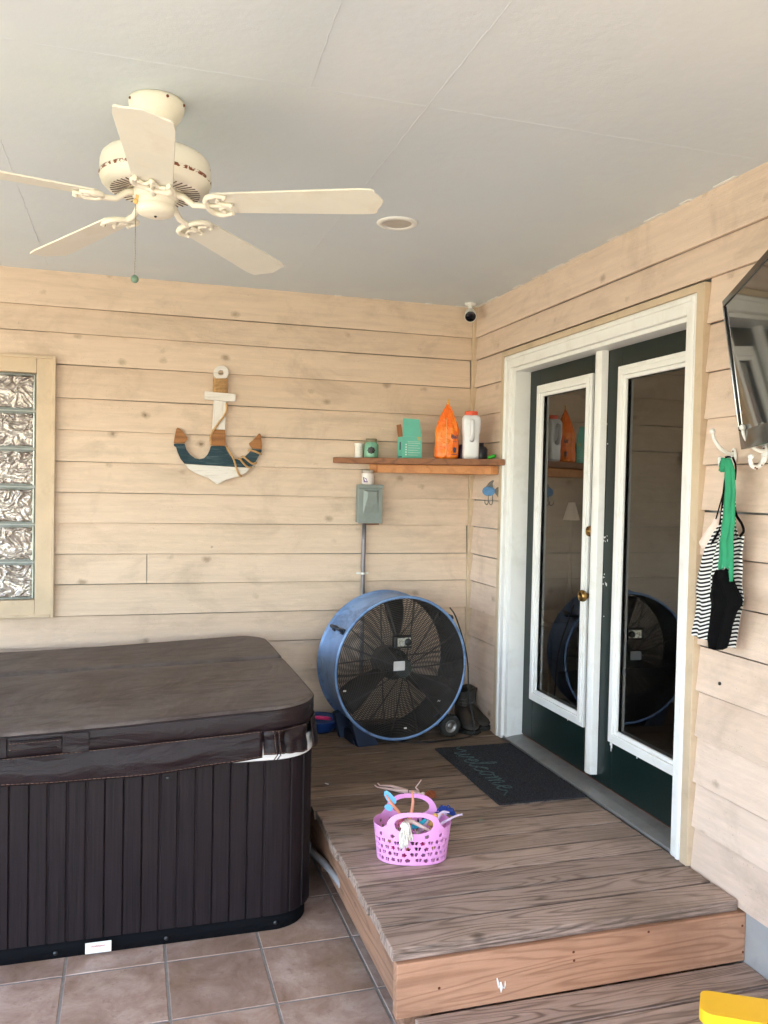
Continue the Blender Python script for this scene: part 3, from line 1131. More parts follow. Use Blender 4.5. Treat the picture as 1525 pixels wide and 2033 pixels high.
# flat ribbon
vv, ff = [], []
for i, p_ in enumerate(P3):
    d = P3[min(i + 1, len(P3) - 1)] - P3[max(0, i - 1)]
    d.normalize()
    s = Vector((-d.y, d.x, 0)) * .0034
    vv += [p_ + s, p_ - s, p_ - s - Vector((0, 0, .003)), p_ + s - Vector((0, 0, .003))]
for i in range(len(P3) - 1):
    for k in range(4):
        k2 = (k + 1) % 4
        ff.append((i * 4 + k, (i + 1) * 4 + k, (i + 1) * 4 + k2, i * 4 + k2))
m.add(vv, ff)
m.build('writing', plain('faded teal pile', (.075, .125, .125, 1), .95, var=.5, nscale=90, bump=.6, dirt=(.03, .03, .034, 1), dirt_amt=.85, dirt_scale=30), mt, fixn=True)

# ------------------------------------------------------------------ hot tub
ht = thing('hot_tub', 'dark brown hot tub with vertical slat sides under a padded brown cover', 'hot tub', (-2.35, -.95, 0))
def tubwood():
    t = NT('dark slat panel', .5, 0, .22)
    s = t.sep()
    v = t.comb(t.math('MULTIPLY', s[0], 130), t.math('MULTIPLY', s[1], 130), t.math('MULTIPLY', s[2], 2.5))
    n1 = t.noise(1.2, 6, .7, v)
    cc = t.ramp(n1, .3, .72, (.0032, .0018, .0026, 1), (.0200, .0120, .0150, 1))
    n2 = t.noise(2.5, 5, .6)
    cc = t.mix(t.math('MULTIPLY', t.ramp(n2, .5, .75), .3), cc, (.018, .0135, .0150, 1))
    t.color(cc)
    t.rough(t.math('ADD', t.math('MULTIPLY', n1, .25), .36))
    t.bump(n1, .5, .003)
    return t.m
HX0, HX1, HY0, HY1 = -3.50, -1.318, -1.690, -.20
def rrect(x0, x1, y0, y1, r, n=10, ch=False):
    P = []
    for (cx, cy, a0) in ((x1 - r, y0 + r, -90), (x1 - r, y1 - r, 0), (x0 + r, y1 - r, 90), (x0 + r, y0 + r, 180)):
        for k in range(n + 1):
            a = R(a0 + 90 * k / n)
            P.append((cx + r * math.cos(a), cy + r * math.sin(a)))
    return P
def resample(P, ds):
    out = []
    N = len(P)
    for i in range(N):
        a, b = Vector(P[i]), Vector(P[(i + 1) % N])
        L = (b - a).length
        n = max(1, int(round(L / ds)))
        for k in range(n):
            out.append(a.lerp(b, k / n))
    return out
per = resample(rrect(HX0, HX1, HY0, HY1, .17), .004)
N = len(per)
# arc length grooves, phase set so a groove falls at the measured slats
acc = 0
prof = []
for i in range(N):
    a, b, c = per[i - 1], per[i], per[(i + 1) % N]
    t_ = (c - a).normalized()
    nrm = Vector((t_.y, -t_.x))
    if b.y < HY0 + .001:
        ph = (b.x - (-2.417)) / .0634
    else:
        ph = acc / .0634
    fr = abs(ph - round(ph)) * .0634
    d = -.005 if fr < .0028 else 0
    prof.append((b + nrm * d))
    acc += (c - b).length
m = MB()
zb, ztb = .062, .658
m.add([(p_.x, p_.y, zb) for p_ in prof] + [(p_.x, p_.y, ztb) for p_ in prof], [(i, (i + 1) % N, (i + 1) % N + N, i + N) for i in range(N)])
m.build('cabinet', tubwood(), ht, smooth=False)
def slab(m, P, z0, z1, r=0, nb=4):
    """rounded-edge slab over plan polygon P (list of 2D)"""
    N = len(P)
    c = sum((Vector(p_) for p_ in P), Vector((0, 0))) / N
    def inset(d):
        out = []
        for i in range(N):
            a, b, cc_ = Vector(P[i - 1]), Vector(P[i]), Vector(P[(i + 1) % N])
            t_ = (cc_ - a).normalized()
            out.append(b - Vector((t_.y, -t_.x)) * d)
        return out
    rings = []
    if r:
        for k in range(nb + 1):
            a = PI / 2 * k / nb
            rings.append((inset(r * (1 - math.sin(a))), z0 + r * (1 - math.cos(a))))
        for k in range(nb + 1):
            a = PI / 2 * k / nb
            rings.append((inset(r * (1 - math.cos(a))), z1 - r * (1 - math.sin(a))))
    else:
        rings = [(inset(0), z0), (inset(0), z1)]
    vv = [(q.x, q.y, z) for (ring, z) in rings for q in ring]
    ff = []
    for k in range(len(rings) - 1):
        for i in range(N):
            j = (i + 1) % N
            ff.append((k * N + i, k * N + j, (k + 1) * N + j, (k + 1) * N + i))
    m.add(vv, ff, True)
    o = len(self_v(m)) - len(vv)
    m.f.append([o + i for i in range(N)][::-1])
    m.f.append([o + (len(rings) - 1) * N + i for i in range(N)])
def self_v(m):
    return m.v
m = MB()
slab(m, rrect(HX0 + .02, HX1 - .02, HY0 + .012, HY1 - .012, .15), .0, .0615)
m.build('base', plain('black base', (.004, .0045, .006, 1), .9, spec=.12), ht)
m = MB()
slab(m, rrect(HX0 - .014, HX1 + .003, HY0 - .010, HY1 + .014, .18), .659, .735, .010)
m.build('shell_rim', plain('white acrylic', (.82, .82, .83, 1), .22, var=.02, bump=0), ht)
# screws in the cabinet
m = MB()
for px, py in ((334, 1545), (330, 1863), (547, 1832), (110, 1893)):
    c = on(px, py, 'y', HY0)
    m.lathe([(0, .003), (.006, .002), (.008, 0)], (c.x, HY0 - .0005, c.z), (0, -1, 0), 12)
build_each(m, 'panel_screw', M['black'], ht)
lb = wbox('label_plate', M['white_plastic'], ht, -2.162, -2.073, HY0 - .0105, HY0 - .0075, -.0 + .012, .052, .003)
text_mb('WARNING', .010, (-2.118, HY0 - .0112, .037), (1, 0, 0), (0, 0, 1), .0003).build('plate_text', plain('red ink', (.5, .05, .05, 1), .5), lb)
# cover
def vinyl(name, c, dusty=None):
    t = NT(name, .42, 0, .28)
    n1 = t.noise(3, 6, .65, dist=.4)
    cc = t.ramp(n1, .3, .7, tuple(x * .8 for x in c) + (1,), tuple(x * 1.2 for x in c) + (1,))
    if dusty:
        n2 = t.noise(1.6, 7, .7, dist=.7)
        cc = t.mix(t.ramp(n2, .3, .55), cc, dusty)
        n3 = t.noise(7, 7, .75, t.mapping((.6, 1.6, 1)), .9)
        cc = t.mix(t.math('MULTIPLY', t.ramp(n3, .47, .62), .55), cc, (.036, .026, .023, 1))
        n4 = t.noise(2.4, 8, .75, t.mapping((.35, 1.3, 1)), 1.0)
        cc = t.mix(t.math('MULTIPLY', t.ramp(n4, .5, .75), .45), cc, (.115, .105, .085, 1))
        t.rough(t.math('ADD', t.math('MULTIPLY', n2, .3), .42))
    t.color(cc)
    cr = t.noise(5, 3, .5, t.mapping((.6, .6, 2.2)), 1.6)
    t.bump(t.math('ADD', t.noise(260, 2, .5), t.math('ADD', t.math('MULTIPLY', n1, 5), t.math('MULTIPLY', cr, 9))), .34, .004)
    return t.m
V_TOP = vinyl('dusty vinyl top', (.040, .026, .025), (.130, .107, .100, 1))
V_SIDE = vinyl('brown vinyl', (.0125, .0060, .0078))
CXR, CYF, CYB, CRS = -1.322, -1.735, -.225, -.860
def czt(x, y):
    """top height of the padded cover: a little higher to the right, sagging by the fold"""
    base = .828 + (x + 2.45) * .036
    e = math.exp(-((y - CRS) / .026) ** 2)
    return base + .020 * math.cos((y + .97) * 1.6) - .040 * e + .004 * math.sin(x * 3.1 + y * 4)
P = resample(rrect(HX0 - .03, CXR, CYF, CYB, .15), .02)
# top skin as a grid clipped to the rounded plan
def inside_rr(x, y, x0, x1, y0, y1, r):
    dx = max(x0 + r - x, 0, x - (x1 - r))
    dy = max(y0 + r - y, 0, y - (y1 - r))
    return math.hypot(dx, dy) <= r
def cover_half(name, y0, y1, round_front, round_back):
    r = .19
    m = MB()
    nx, ny = 150, 50
    # map the unit square onto the rounded outline row by row
    vv, uvs = [], []
    ys = [y0 + (y1 - y0) * (.5 - .5 * math.cos(PI * j / ny)) for j in range(ny + 1)]
    for j, y in enumerate(ys):
        ins = 0
        if round_front and y < y0 + r: ins = r - math.sqrt(max(r * r - (y0 + r - y) ** 2, 0))
        if round_back and y > y1 - r: ins = r - math.sqrt(max(r * r - (y - (y1 - r)) ** 2, 0))
        xa, xb = HX0 - .03 + ins, CXR - ins
        for i in range(nx + 1):
            u = .5 - .5 * math.cos(PI * i / nx)
            x = xa + (xb - xa) * u
            ed = min(x - xa, xb - x, (y - y0) if True else 9, (y1 - y))
            drop = .012 * max(0, 1 - ed / .014) ** 2
            vv.append((x, y, czt(x, y) - drop + .0016 * mathutils.noise.noise(Vector((x * 9, y * 16, 0)))))
    W1 = nx + 1
    ff = [(j * W1 + i, j * W1 + i + 1, (j + 1) * W1 + i + 1, (j + 1) * W1 + i) for j in range(ny) for i in range(nx)]
    m.add(vv, ff, True)
    top = m.build(name, V_TOP, ht)
    # side wall (boxing) round the outline
    out = [j * W1 for j in range(ny, 0, -1)] + [i for i in range(nx)] + [j * W1 + nx for j in range(ny)] + [ny * W1 + i for i in range(nx, 0, -1)]
    m = MB()
    L = [Vector(vv[i]) for i in out]
    n = len(L)
    c = Vector((-2.4, (y0 + y1) / 2, 0))
    rings = []
    for k, (dz, do) in enumerate(((-.001, .0), (-.006, .002), (-.05, .003), (-.080, .001), (-.0845, -.003), (-.085, -.05))):
        ring = []
        for i in range(n):
            a, b, d = L[i - 1], L[i], L[(i + 1) % n]
            t_ = (d - a); t_.z = 0
            if t_.length < 1e-6: t_ = Vector((1, 0, 0))
            t_.normalize()
            nr = Vector((t_.y, -t_.x, 0))
            ring.append(b + nr * do + Vector((0, 0, dz)))
        rings.append(ring)
    m.add([p_ for r_ in rings for p_ in r_], [(k * n + i, (k + 1) * n + i, (k + 1) * n + (i + 1) % n, k * n + (i + 1) % n) for k in range(len(rings) - 1) for i in range(n)], True)
    m.build('boxing', V_SIDE, top)
    # welt along the top edge, stitched
    m = MB()
    m.tube([p_ + Vector((0, 0, -.002)) for p_ in L], .0035, 6, closed=True)
    m.build('welt', V_SIDE, top)
    return top, L
cf, Lf = cover_half('cover', CYF, CRS - .011, True, False)
cb, Lb = cover_half('cover', CRS + .011, CYB, False, True)
MB().add([(HX0, CRS - .02, czt(HX0, CRS) - .012), (CXR - .002, CRS - .02, czt(CXR, CRS) - .012), (CXR - .002, CRS + .02, czt(CXR, CRS) - .012), (HX0, CRS + .02, czt(HX0, CRS) - .012)], [(0, 1, 2, 3)]) if False else None
wbox('hinge_seam', V_SIDE, ht, HX0, CXR - .004, CRS - .013, CRS + .013, .77, .800)
tag(cf, 'front half of the padded cover'); tag(cb, 'rear half of the padded cover')
# thread
thread = plain('tan thread', lin((150, 120, 104)), .7)
def stitches(m, pts, L_=.006, gap=.004, r=.0006):
    acc = 0
    for i in range(len(pts) - 1):
        a, b = pts[i], pts[i + 1]
        d = (b - a).length
        if d < 1e-6: continue
        s = 0
        while s < d:
            e = min(s + L_, d)
            m.tube([a.lerp(b, s / d), a.lerp(b, e / d)], r, 4)
            s += L_ + gap
# skirt hanging round the front and the right side
def skirt(name, path, ztop, zbot, bulge, nz=16, parent=cf):
    m = MB()
    n = len(path)
    vv = []
    for i, p_ in enumerate(path):
        a, b = path[max(0, i - 1)], path[min(n - 1, i + 1)]
        t_ = Vector((b[0] - a[0], b[1] - a[1], 0)).normalized()
        nr = Vector((t_.y, -t_.x, 0))
        u = i / (n - 1)
        for k in range(nz + 1):
            s = k / nz
            z = ztop(p_[0], u) * (1 - s) + zbot(p_[0], u) * s
            o = bulge(u, s)
            vv.append(Vector((p_[0], p_[1], z)) + nr * o)
    ff = [(i * (nz + 1) + k, (i + 1) * (nz + 1) + k, (i + 1) * (nz + 1) + k + 1, i * (nz + 1) + k + 1) for i in range(n - 1) for k in range(nz)]
    m.add(vv, ff[:], True)
    o = m.build(name, V_SIDE, parent, solid=.004)
    m = MB()
    edge = [vv[i * (nz + 1) + nz] + Vector((0, -.0035, .006)) for i in range(n)]
    stitches(m, edge)
    edge = [vv[i * (nz + 1)] + Vector((0, -.0045, -.004)) for i in range(n)]
    stitches(m, edge)
    m.build('stitching', thread, o)
    return o
nP = 120
path = [(-3.4 + (2.0 - .150) * i / nP + 0, CYF - .004) for i in range(nP + 1)]
def zt_f(x, u): return czt(x, CYF) - .082
def zb_f(x, u):
    return .654 + max(0, x + 2.2) ** 2 * .085 + .002 * math.sin(x * 7)
skirt('skirt', path, zt_f, zb_f, lambda u, s: .010 * math.sin(s * PI) + .004 * math.sin(u * 34) * s + .012 * s)
# corner flap, wrinkled, hung from the rounded corner
cp = []
for k in range(15):
    a = R(-92 + 44 * k / 14)
    cp.append((CXR - .17 + .172 * math.cos(a) - .0, CYF + .17 + .172 * math.sin(a)))
cp = [(-1.545 + .0 * k, CYF - .008) for k in range(1)] + [(-1.51, CYF - .008), (-1.47, CYF - .008)] + cp[2:]
skirt('corner_flap', cp, lambda x, u: czt(x, CYF) - .083, lambda x, u: .702 - .012 * u, lambda u, s: .012 * s + .006 * math.sin(s * 9 + u * 7) * (1 - s) + .004 * math.sin(u * 18) * s)
# straps of the corner flap
m = MB()
for dx in (0, .012):
    m.tube([Vector((-1.506 + dx, CYF - .018, czt(-1.5, CYF) - .083)), Vector((-1.502 + dx, CYF - .030, .74)), Vector((-1.496 + dx, CYF - .030, .700)), Vector((-1.508 + dx, CYF - .030, .684))], .0022, 6)
m.build('flap_seam', V_SIDE, cf)
m = MB()
for dx in (-.003, .015):
    stitches(m, [Vector((-1.506 + dx, CYF - .022, czt(-1.5, CYF) - .085)), Vector((-1.502 + dx, CYF - .034, .74)), Vector((-1.496 + dx, CYF - .034, .700)), Vector((-1.508 + dx, CYF - .034, .684))])
m.build('stitching', thread, cf)
# side skirt on the right
ps = [(CXR - .19 + .195 * math.cos(R(-34 + 34 * i / 8)), CYF + .19 + .195 * math.sin(R(-34 + 34 * i / 8))) for i in range(8)] + [(CXR + .005, CYF + .19 + 1.1 * i / 50) for i in range(51)]
skirt('side_skirt', ps, lambda x, u: czt(CXR, CYF + .2) - .083, lambda x, u: .690 + .0 * u, lambda u, s: .014 * s + .004 * math.sin(u * 25) * s)
# handle strap on the boxing
m = MB()
hx0, hx1 = -2.415, -2.245
hz = czt(-2.33, CYF) - .045
for dz in (.014, -.014):
    m.tube([(hx0, CYF - .010, hz + dz), (hx0 + .02, CYF - .020, hz + dz), (hx1 - .02, CYF - .020, hz + dz + .004), (hx1, CYF - .010, hz + dz + .005)], .0035, 6)
m.box(hx0, hx1, CYF - .017, CYF - .0125, hz - .016, hz + .018)
m.box(hx0 - .10, hx0 - .004, CYF - .0145, CYF - .009, hz - .036, hz + .030).box(hx1 + .004, hx1 + .09, CYF - .0145, CYF - .009, hz - .034, hz + .034)
m.build('handle', V_SIDE, cf, bevel=.002)
m = MB()
for dz in (.010, -.011):
    stitches(m, [Vector((hx0 + .005, CYF - .0185, hz + dz)), Vector((hx1 - .005, CYF - .0185, hz + dz + .003))])
m.build('stitching', thread, cf)
# drain hose between tub and deck
a, b = on(618, 1688, 'x', -1.272), on(668, 1736, 'x', -1.243)
m = MB()
c0 = Vector((-1.285, -1.36, .20)); pth = [Vector((-1.30, -1.30, .215)), a, (a + b) / 2, b + Vector((0, -.02, -.01)), b + Vector((.03, -.08, -.06))]
pp = []
fine = catmull([tuple(q) for q in pth], 14)
rr = [.0125 + .0022 * math.sin(i * PI) for i in range(len(fine))]
rr = [.0112 if i % 2 else .0150 for i in range(len(fine))]
m.tube(fine, rr, 12)
m.build('corrugated_hose', plain('grey corrugated plastic', lin((140, 138, 142)), .5), label='grey corrugated hose poking out between hot tub and deck', cat='hose')

# ------------------------------------------------------------------ ceiling fan
FX, FY = -1.967, -2.235
fan = thing('ceiling_fan', 'cream five blade ceiling fan with rust spots and a pull chain', 'ceiling fan', (FX, FY, CEIL))
def fan_body_mat():
    t = NT('cream enamel with rust', .34, 0, .4).world()
    s = t.sep()
    n1 = t.noise(38, 5, .75)
    ring = t.math('MULTIPLY', t.math('LESS_THAN', t.math('ABSOLUTE', t.math('SUBTRACT', s[2], 2.583)), .0050), t.math('GREATER_THAN', n1, .50))
    cc = t.mix(ring, (.80, .77, .67, 1), lin((120, 66, 38)))
    n2 = t.noise(9, 5, .6)
    cc = t.mix(t.math('MULTIPLY', t.ramp(n2, .58, .8), .25), cc, lin((206, 176, 130)))
    sp = t.voro(26)
    k = t.math('MULTIPLY', t.math('LESS_THAN', sp.outputs['Distance'], .10), t.math('GREATER_THAN', t.sep(sp.outputs['Color'])[0], .84))
    cc = t.mix(k, cc, lin((110, 60, 36)))
    t.color(cc)
    return t.m
MB().lathe([(.0, 0), (.079, 0), (.080, -.010), (.078, -.024), (.070, -.042), (.055, -.060), (.042, -.072), (.036, -.090), (.0, -.090)][::-1], (FX, FY, CEIL - .001)).build('canopy', M['cream'], fan, fixn=True)
m = MB()
for a in (200, 290, 340, 80):
    th = R(a)
    m.ball((FX + .0795 * math.cos(th), FY + .0795 * math.sin(th), CEIL - .012), .0045, 8, 6)
build_each(m, 'canopy_screw', M['rust'], fan)
MB().lathe([(.019, 0), (.019, .035), (0, .035)], (FX, FY, 2.690)).build('downrod', M['cream'], fan)
MC = (FX, FY, 2.594)
prof_m = [(0, .062), (.12, .060), (.142, .055), (.153, .044), (.157, .030), (.158, .014), (.158, -.004), (.160, -.008), (.160, -.014), (.157, -.017), (.153, -.030), (.140, -.042), (.128, -.047), (.072, -.048), (.070, -.040), (0, -.040)]
mh = MB().lathe(prof_m[::-1], MC, n=64).build('motor_housing', fan_body_mat(), fan, fixn=True)
m = MB()
NSL = 44
for k in range(NSL):
    th = 2 * PI * k / NSL
    d = Vector((math.cos(th), math.sin(th), 0)); s = Vector((-d.y, d.x, 0))
    m.obox(Vector(MC) + d * .082 - s * .0014 + Vector((0, 0, -.0490)), d * .046, s * .0028, Vector((0, 0, .003)) )
m.build('vent_slots', plain('dark slot', (.10, .07, .05, 1), .7), mh)
MB().lathe([(.0, .0), (.062, .0), (.066, -.006), (.066, -.030), (.058, -.036), (0, -.036)][::-1], (FX, FY, 2.560), n=48).build('flywheel', M['cream'], fan, fixn=True)
MB().lathe([(0, 0), (.054, 0), (.0555, -.004), (.0555, -.040), (.054, -.043), (.0555, -.047), (.0555, -.058), (.050, -.068), (.036, -.074), (.0, -.075)][::-1], (FX, FY, 2.552), n=48).build('switch_housing', M['cream'], fan, fixn=True)
MB().ball((FX, FY - .003, 2.4765), .0045, 8, 6).build('housing_screw', M['black'], fan)
ZB = 2.512
blade_m = plain('cream fan blade', (.72, .71, .63, 1), .42, var=.05, nscale=5, bump=.03, dirt=lin((196, 180, 156)), dirt_amt=.3)
edge_m = M['cream']
BL0, BL1 = .165, .672
for k in range(5):
    th = R(-22 + 72 * k)
    pitch = R(-10)
    droop = R((0, 3.2, 3.6, 0.5, 1.2)[k])
    H_ = Vector((math.cos(th), math.sin(th), 0))
    X = (H_ * math.cos(droop) - Vector((0, 0, 1)) * math.sin(droop)).normalized()
    Yt = Vector((-H_.y, H_.x, 0))
    Y = Yt * math.cos(pitch) + H_.cross(Yt) * math.sin(pitch)
    Y = (Y - X * Y.dot(X)).normalized()
    Z = X.cross(Y)
    O = Vector((FX, FY, ZB))
    outline = []
    wr, wt = .054, .070
    L1 = BL1
    outline += [(BL0, -.035), (BL0 + .02, -wr), (L1 - .07, -wt), (L1 - .03, -wt + .004), (L1 - .022, -wt + .010), (L1 - .020, -.044), (L1 - .010, -.026), (L1, 0)]
    outline += [(L1 - .010, .026), (L1 - .020, .044), (L1 - .022, wt - .010), (L1 - .03, wt - .004), (L1 - .07, wt), (BL0 + .02, wr), (BL0, .035)]
    m = MB()
    m.prism([O + X * a + Y * b for a, b in outline], Z * .0055)
    bl = m.build('blade', blade_m, fan, bevel=.0015)
    # blade iron: curved neck and a scrolled bracket under the blade
    m = MB()
    m.tube([Vector((FX, FY, 2.540)) + X * .058, Vector((FX, FY, 2.532)) + X * .085, O + X * .115 - Z * .004, O + X * .150 - Z * .006, O + X * .165 - Z * .006], [.011, .010, .009, .009, .008], 8)
    sc = [O + X * a + Y * b - Z * .006 for a, b in ((.222, -.044), (.196, -.053), (.170, -.046), (.158, -.026), (.155, 0), (.158, .026), (.170, .046), (.196, .053), (.222, .044))]
    sc = catmull([tuple(q) for q in sc], 5)
    m.tube(sc, [.0085 if 5 < i < len(sc) - 6 else .0065 for i in range(len(sc))], 8)
    sc = catmull([tuple(O + X * a + Y * b - Z * .006) for a, b in ((.200, -.038), (.190, -.020), (.205, -.008), (.228, 0), (.205, .008), (.190, .020), (.200, .038))], 5)
    m.tube(sc, .0055, 8)
    m.tube([O + X * .16 - Z * .006, O + X * .225 - Z * .006], .006, 8)
    for a, b in ((.226, 0), (.216, -.043), (.216, .043)):
        m.ball(O + X * a + Y * b - Z * .009, .006, 8, 6)
    m.build('blade_iron', M['cream'], bl)
# pull chain
cxp = Vector((FX - .056, FY - .020, 2.520))
m = MB()
m.tube([cxp + Vector((.01, 0, .0)), cxp], .009, 10)
m.ball(cxp - Vector((0, 0, .012)), .008, 10, 8)
m.build('chain_fitting', plain('yellowed plastic', lin((214, 178, 112)), .45), fan)
m = MB()
z = cxp.z - .01
cb_ = Vector((cxp.x - .001, cxp.y, 2.295))
m.tube([Vector((cxp.x, cxp.y, z)), cb_], .0008, 6)
while z > 2.30:
    m.ball((cxp.x, cxp.y, z), .0018, 6, 4)
    z -= .0046
ch = m.build('pull_chain', M['steel'], fan)
MB().ball((cxp.x, cxp.y, 2.285), (.0115, .0115, .012), 8, 6).build('chain_pull', plain('green stone', lin((96, 124, 108)), .4), ch)

# recessed light
rl = thing('recessed_light', 'small round recessed light with white trim in the ceiling', 'light', (-.965, -1.41, CEIL))
MB().lathe([(.058, .006), (.060, -.002), (.066, -.008), (.080, -.007), (.087, -.001), (.087, .001)], (-.965, -1.41, CEIL), n=48).build('trim_ring', M['white_plastic'], rl, fixn=True)
MB().lathe([(0, .006), (.050, .005), (.060, .0045)], (-.965, -1.41, CEIL - .008), n=48).build('lens', plain('frosted lens', (.48, .44, .40, 1), .5), rl, fixn=True)

# security camera
sc_ = thing('security_camera', 'white bullet security camera with a black face under the ceiling corner', 'camera', (-.09, -.115, CEIL))
MB().lathe([(0, 0), (.034, 0), (.034, -.007), (.028, -.012), (.013, -.016), (.012, -.045), (0, -.045)][::-1], (-.092, -.115, CEIL - .0005), n=32).build('mount', M['white_plastic'], sc_, fixn=True)
cdir = Vector((-.30, -.80, -.50)).normalized()
c0 = Vector((-.088, -.105, CEIL - .052))
MB().lathe([(0, -.02), (.018, -.016), (.026, -.004), (.031, .02), (.035, .074), (.0355, .078), (.033, .080), (.0325, .072), (0, .0725)], c0, cdir, 32).build('body', M['white_plastic'], sc_)
MB().lathe([(.0324, .0726), (.032, .078), (.025, .080), (0, .081)], c0, cdir, 32).build('lens_face', plain('gloss black', (.006, .006, .007, 1), .12, bump=0), sc_)

# ------------------------------------------------------------------ corner shelf and what stands on it
SHZ = 1.868
sh = thing('corner_shelf', 'wooden corner shelf holding a box, an orange bag and bottles', 'shelf', (-.4, -.15, 1.79))
pa, pb = Vector((-.885, -.024, 0)), Vector((-.036, -.535, 0))
dgl = (pb - pa).normalized()
dn = Vector((-dgl.y, dgl.x, 0))
if dn.y < 0: dn = -dn
def at_shelf(px, py, inset):
    return on_plane(px, py, pa + dn * inset, dn)
shw = wood_mat('dark stained shelf board', lin((140, 92, 62)), lin((84, 48, 30)), 0, None, 1, .6, 20, .9)
clw = wood_mat('fresh pine cleat', lin((206, 142, 92)), lin((164, 98, 58)), 0, None, 2, .6, 16, .7)
m = MB()
m.prism([(pa.x - .012, -.024, SHZ - .034), (pa.x, -.040, SHZ - .034), (pb.x, pb.y, SHZ - .034), (-.036, -.36, SHZ - .034), (-.036, -.024, SHZ - .034)], (0, 0, .034))
m.build('shelf_board', shw, sh, bevel=.004, fixn=True)
ca = Vector((-.675, -.030, SHZ - .083))
cb2 = Vector((-.044, ca.y + (ca.x + .044) * -(dgl.y / dgl.x) * -1, SHZ - .1))
cb2 = ca + dgl * ((-.044 - ca.x) / dgl.x)
m = MB()
m.obox(ca, cb2 - ca, dn * .036, (0, 0, .0485))
m.build('front_cleat', clw, sh, bevel=.002)
m = MB()
m.box(-.64, -.062, -.058, -.022, SHZ - .082, SHZ - .0345).box(-.060, -.023, -.42, -.025, SHZ - .082, SHZ - .0345)
build_each(m, 'wall_cleat', clw, sh, bevel=.002)

# white cup
c = at_shelf(712, 905, .06)
m = MB().lathe([(0, 0), (.0225, 0), (.0235, .003), (.0235, .070), (.0260, .072), (.0260, .084), (.0245, .0855), (0, .085)], (c.x, c.y, SHZ), n=32)
o = m.build('plastic_vial', plain('white frosted plastic', (.82, .80, .76, 1), .4), label='small white plastic vial at the left end of the shelf', cat='vial')
m = MB()
for i in range(5):
    th0 = math.atan2(CAM.y - c.y, CAM.x - c.x)
    m.tube([(c.x + .0238 * math.cos(th0 + .2 + a), c.y + .0238 * math.sin(th0 + .2 + a), SHZ + .018 + i * .011) for a in (0, .25, .5)], .0009, 5)
m.build('scale_marks', plain('brown marks', lin((150, 112, 90)), .6), o)
# jar with chalkboard label
c = at_shelf(737, 905, .065)
jr = thing('glass_jar', 'glass jar with teal paint and a black label on the shelf', 'jar', (c.x, c.y, SHZ))
MB().lathe([(0, 0), (.036, 0), (.041, .005), (.042, .012), (.042, .074), (.038, .084), (.031, .090), (.031, .110), (.0285, .110), (.028, .09), (0, .088)], (c.x, c.y, SHZ), n=40).build('jar_body', plain('teal painted glass', lin((118, 172, 148)), .2, var=.12, nscale=20, bump=0, dirt=lin((120, 130, 92)), dirt_amt=.6, dirt_scale=12), jr)
MB().lathe([(.0325, .092), (.0335, .094), (.0335, .112), (.031, .113)], (c.x, c.y, SHZ), n=40).build('jar_rim', plain('dull glass rim', lin((120, 112, 88)), .3), jr)
vd = (CAM - c); vd.z = 0; vd.normalize()
vr = Vector((-vd.y, vd.x, 0))
m = MB()
poly = []
for i in range(24):
    a = 2 * PI * i / 24
    rr_ = .0215 + .0022 * math.cos(8 * a)
    u_, v_ = rr_ * math.cos(a) * 1.05, rr_ * math.sin(a) * .95
    th = u_ / .0425
    poly.append(Vector((c.x, c.y, SHZ + .044 + v_)) + vd * (.0428 * math.cos(th)) + vr * (.0428 * math.sin(th)))
cc_ = Vector((c.x, c.y, SHZ + .044)) + vd * .0435
m.add(poly + [cc_], [(i, (i + 1) % 24, 24) for i in range(24)])
m.build('chalk_label', M['black'], jr, solid=.001)

# teal carton with open flaps
bx0 = at_shelf(800, 905, .03)
bx1 = at_shelf(845, 905, .03)
teal = plain('teal printed card', lin((104, 190, 172)), .45, var=.04, bump=.02)
ct = thing('cardboard_box', 'open teal cardboard box with a brown flap on the shelf', 'box', ((bx0.x + bx1.x) / 2, (bx0.y + bx1.y) / 2, SHZ))
fw = Vector((.995, .03, 0)).normalized()     # front face direction seen flat on
fb = Vector((-fw.y, fw.x, 0))
bo = at_shelf(799, 905, .025)
bo.z = SHZ
Wd = .118; Dp = .085; Hh = .125
m = MB()
tk = .0022
m.obox(bo, fw * Wd, fb * tk, (0, 0, Hh))
m.obox(bo + fb * Dp, fw * Wd, fb * tk, (0, 0, Hh))
m.obox(bo + fb * tk, fw * tk, fb * (Dp - tk), (0, 0, Hh))
m.obox(bo + fb * tk + fw * (Wd - tk), fw * tk, fb * (Dp - tk), (0, 0, Hh))
m.obox(bo + fb * tk + fw * tk, fw * (Wd - 2 * tk), fb * (Dp - tk), (0, 0, tk))
m.build('carton', teal, ct)
m = MB()
q = [bo + Vector((0, 0, Hh + .0005)), bo + fw * Wd + Vector((0, 0, Hh + .0005)), bo + fw * (Wd - .018) - fb * .0 + Vector((0, 0, Hh + .102)), bo + fw * .0 + Vector((0, 0, Hh + .105))]
m.prism(q, fb * tk)
m.build('front_flap', teal, ct)
m = MB()
m.obox(bo + fb * .01 - fw * .034 + Vector((0, 0, Hh - .02)), fw * .032, fb * .05, (0, 0, .0)) if False else None
q = [bo + fb * .004 + Vector((0, 0, Hh + .0005)), bo + fb * .082 + Vector((0, 0, Hh + .0005)), bo + fb * .080 - fw * .012 + Vector((0, 0, Hh + .070)), bo + fb * .006 - fw * .012 + Vector((0, 0, Hh + .070))]
m.prism(q, fw * tk)
m.build('side_flap', plain('brown card', lin((150, 98, 66)), .8), ct, label='bare brown side flap')
m = MB()
for i in range(6):
    zz = SHZ + .020 + i * .0135
    m.obox(bo + fw * .034 - fb * .0006 + Vector((0, 0, zz - SHZ)), fw * (.074 if i % 2 else .062), fb * .0005, (0, 0, .0016))
m.obox(bo + fw * .030 - fb * .0006 + Vector((0, 0, .105 - .008)), fw * .075, fb * .0005, (0, 0, .0012))
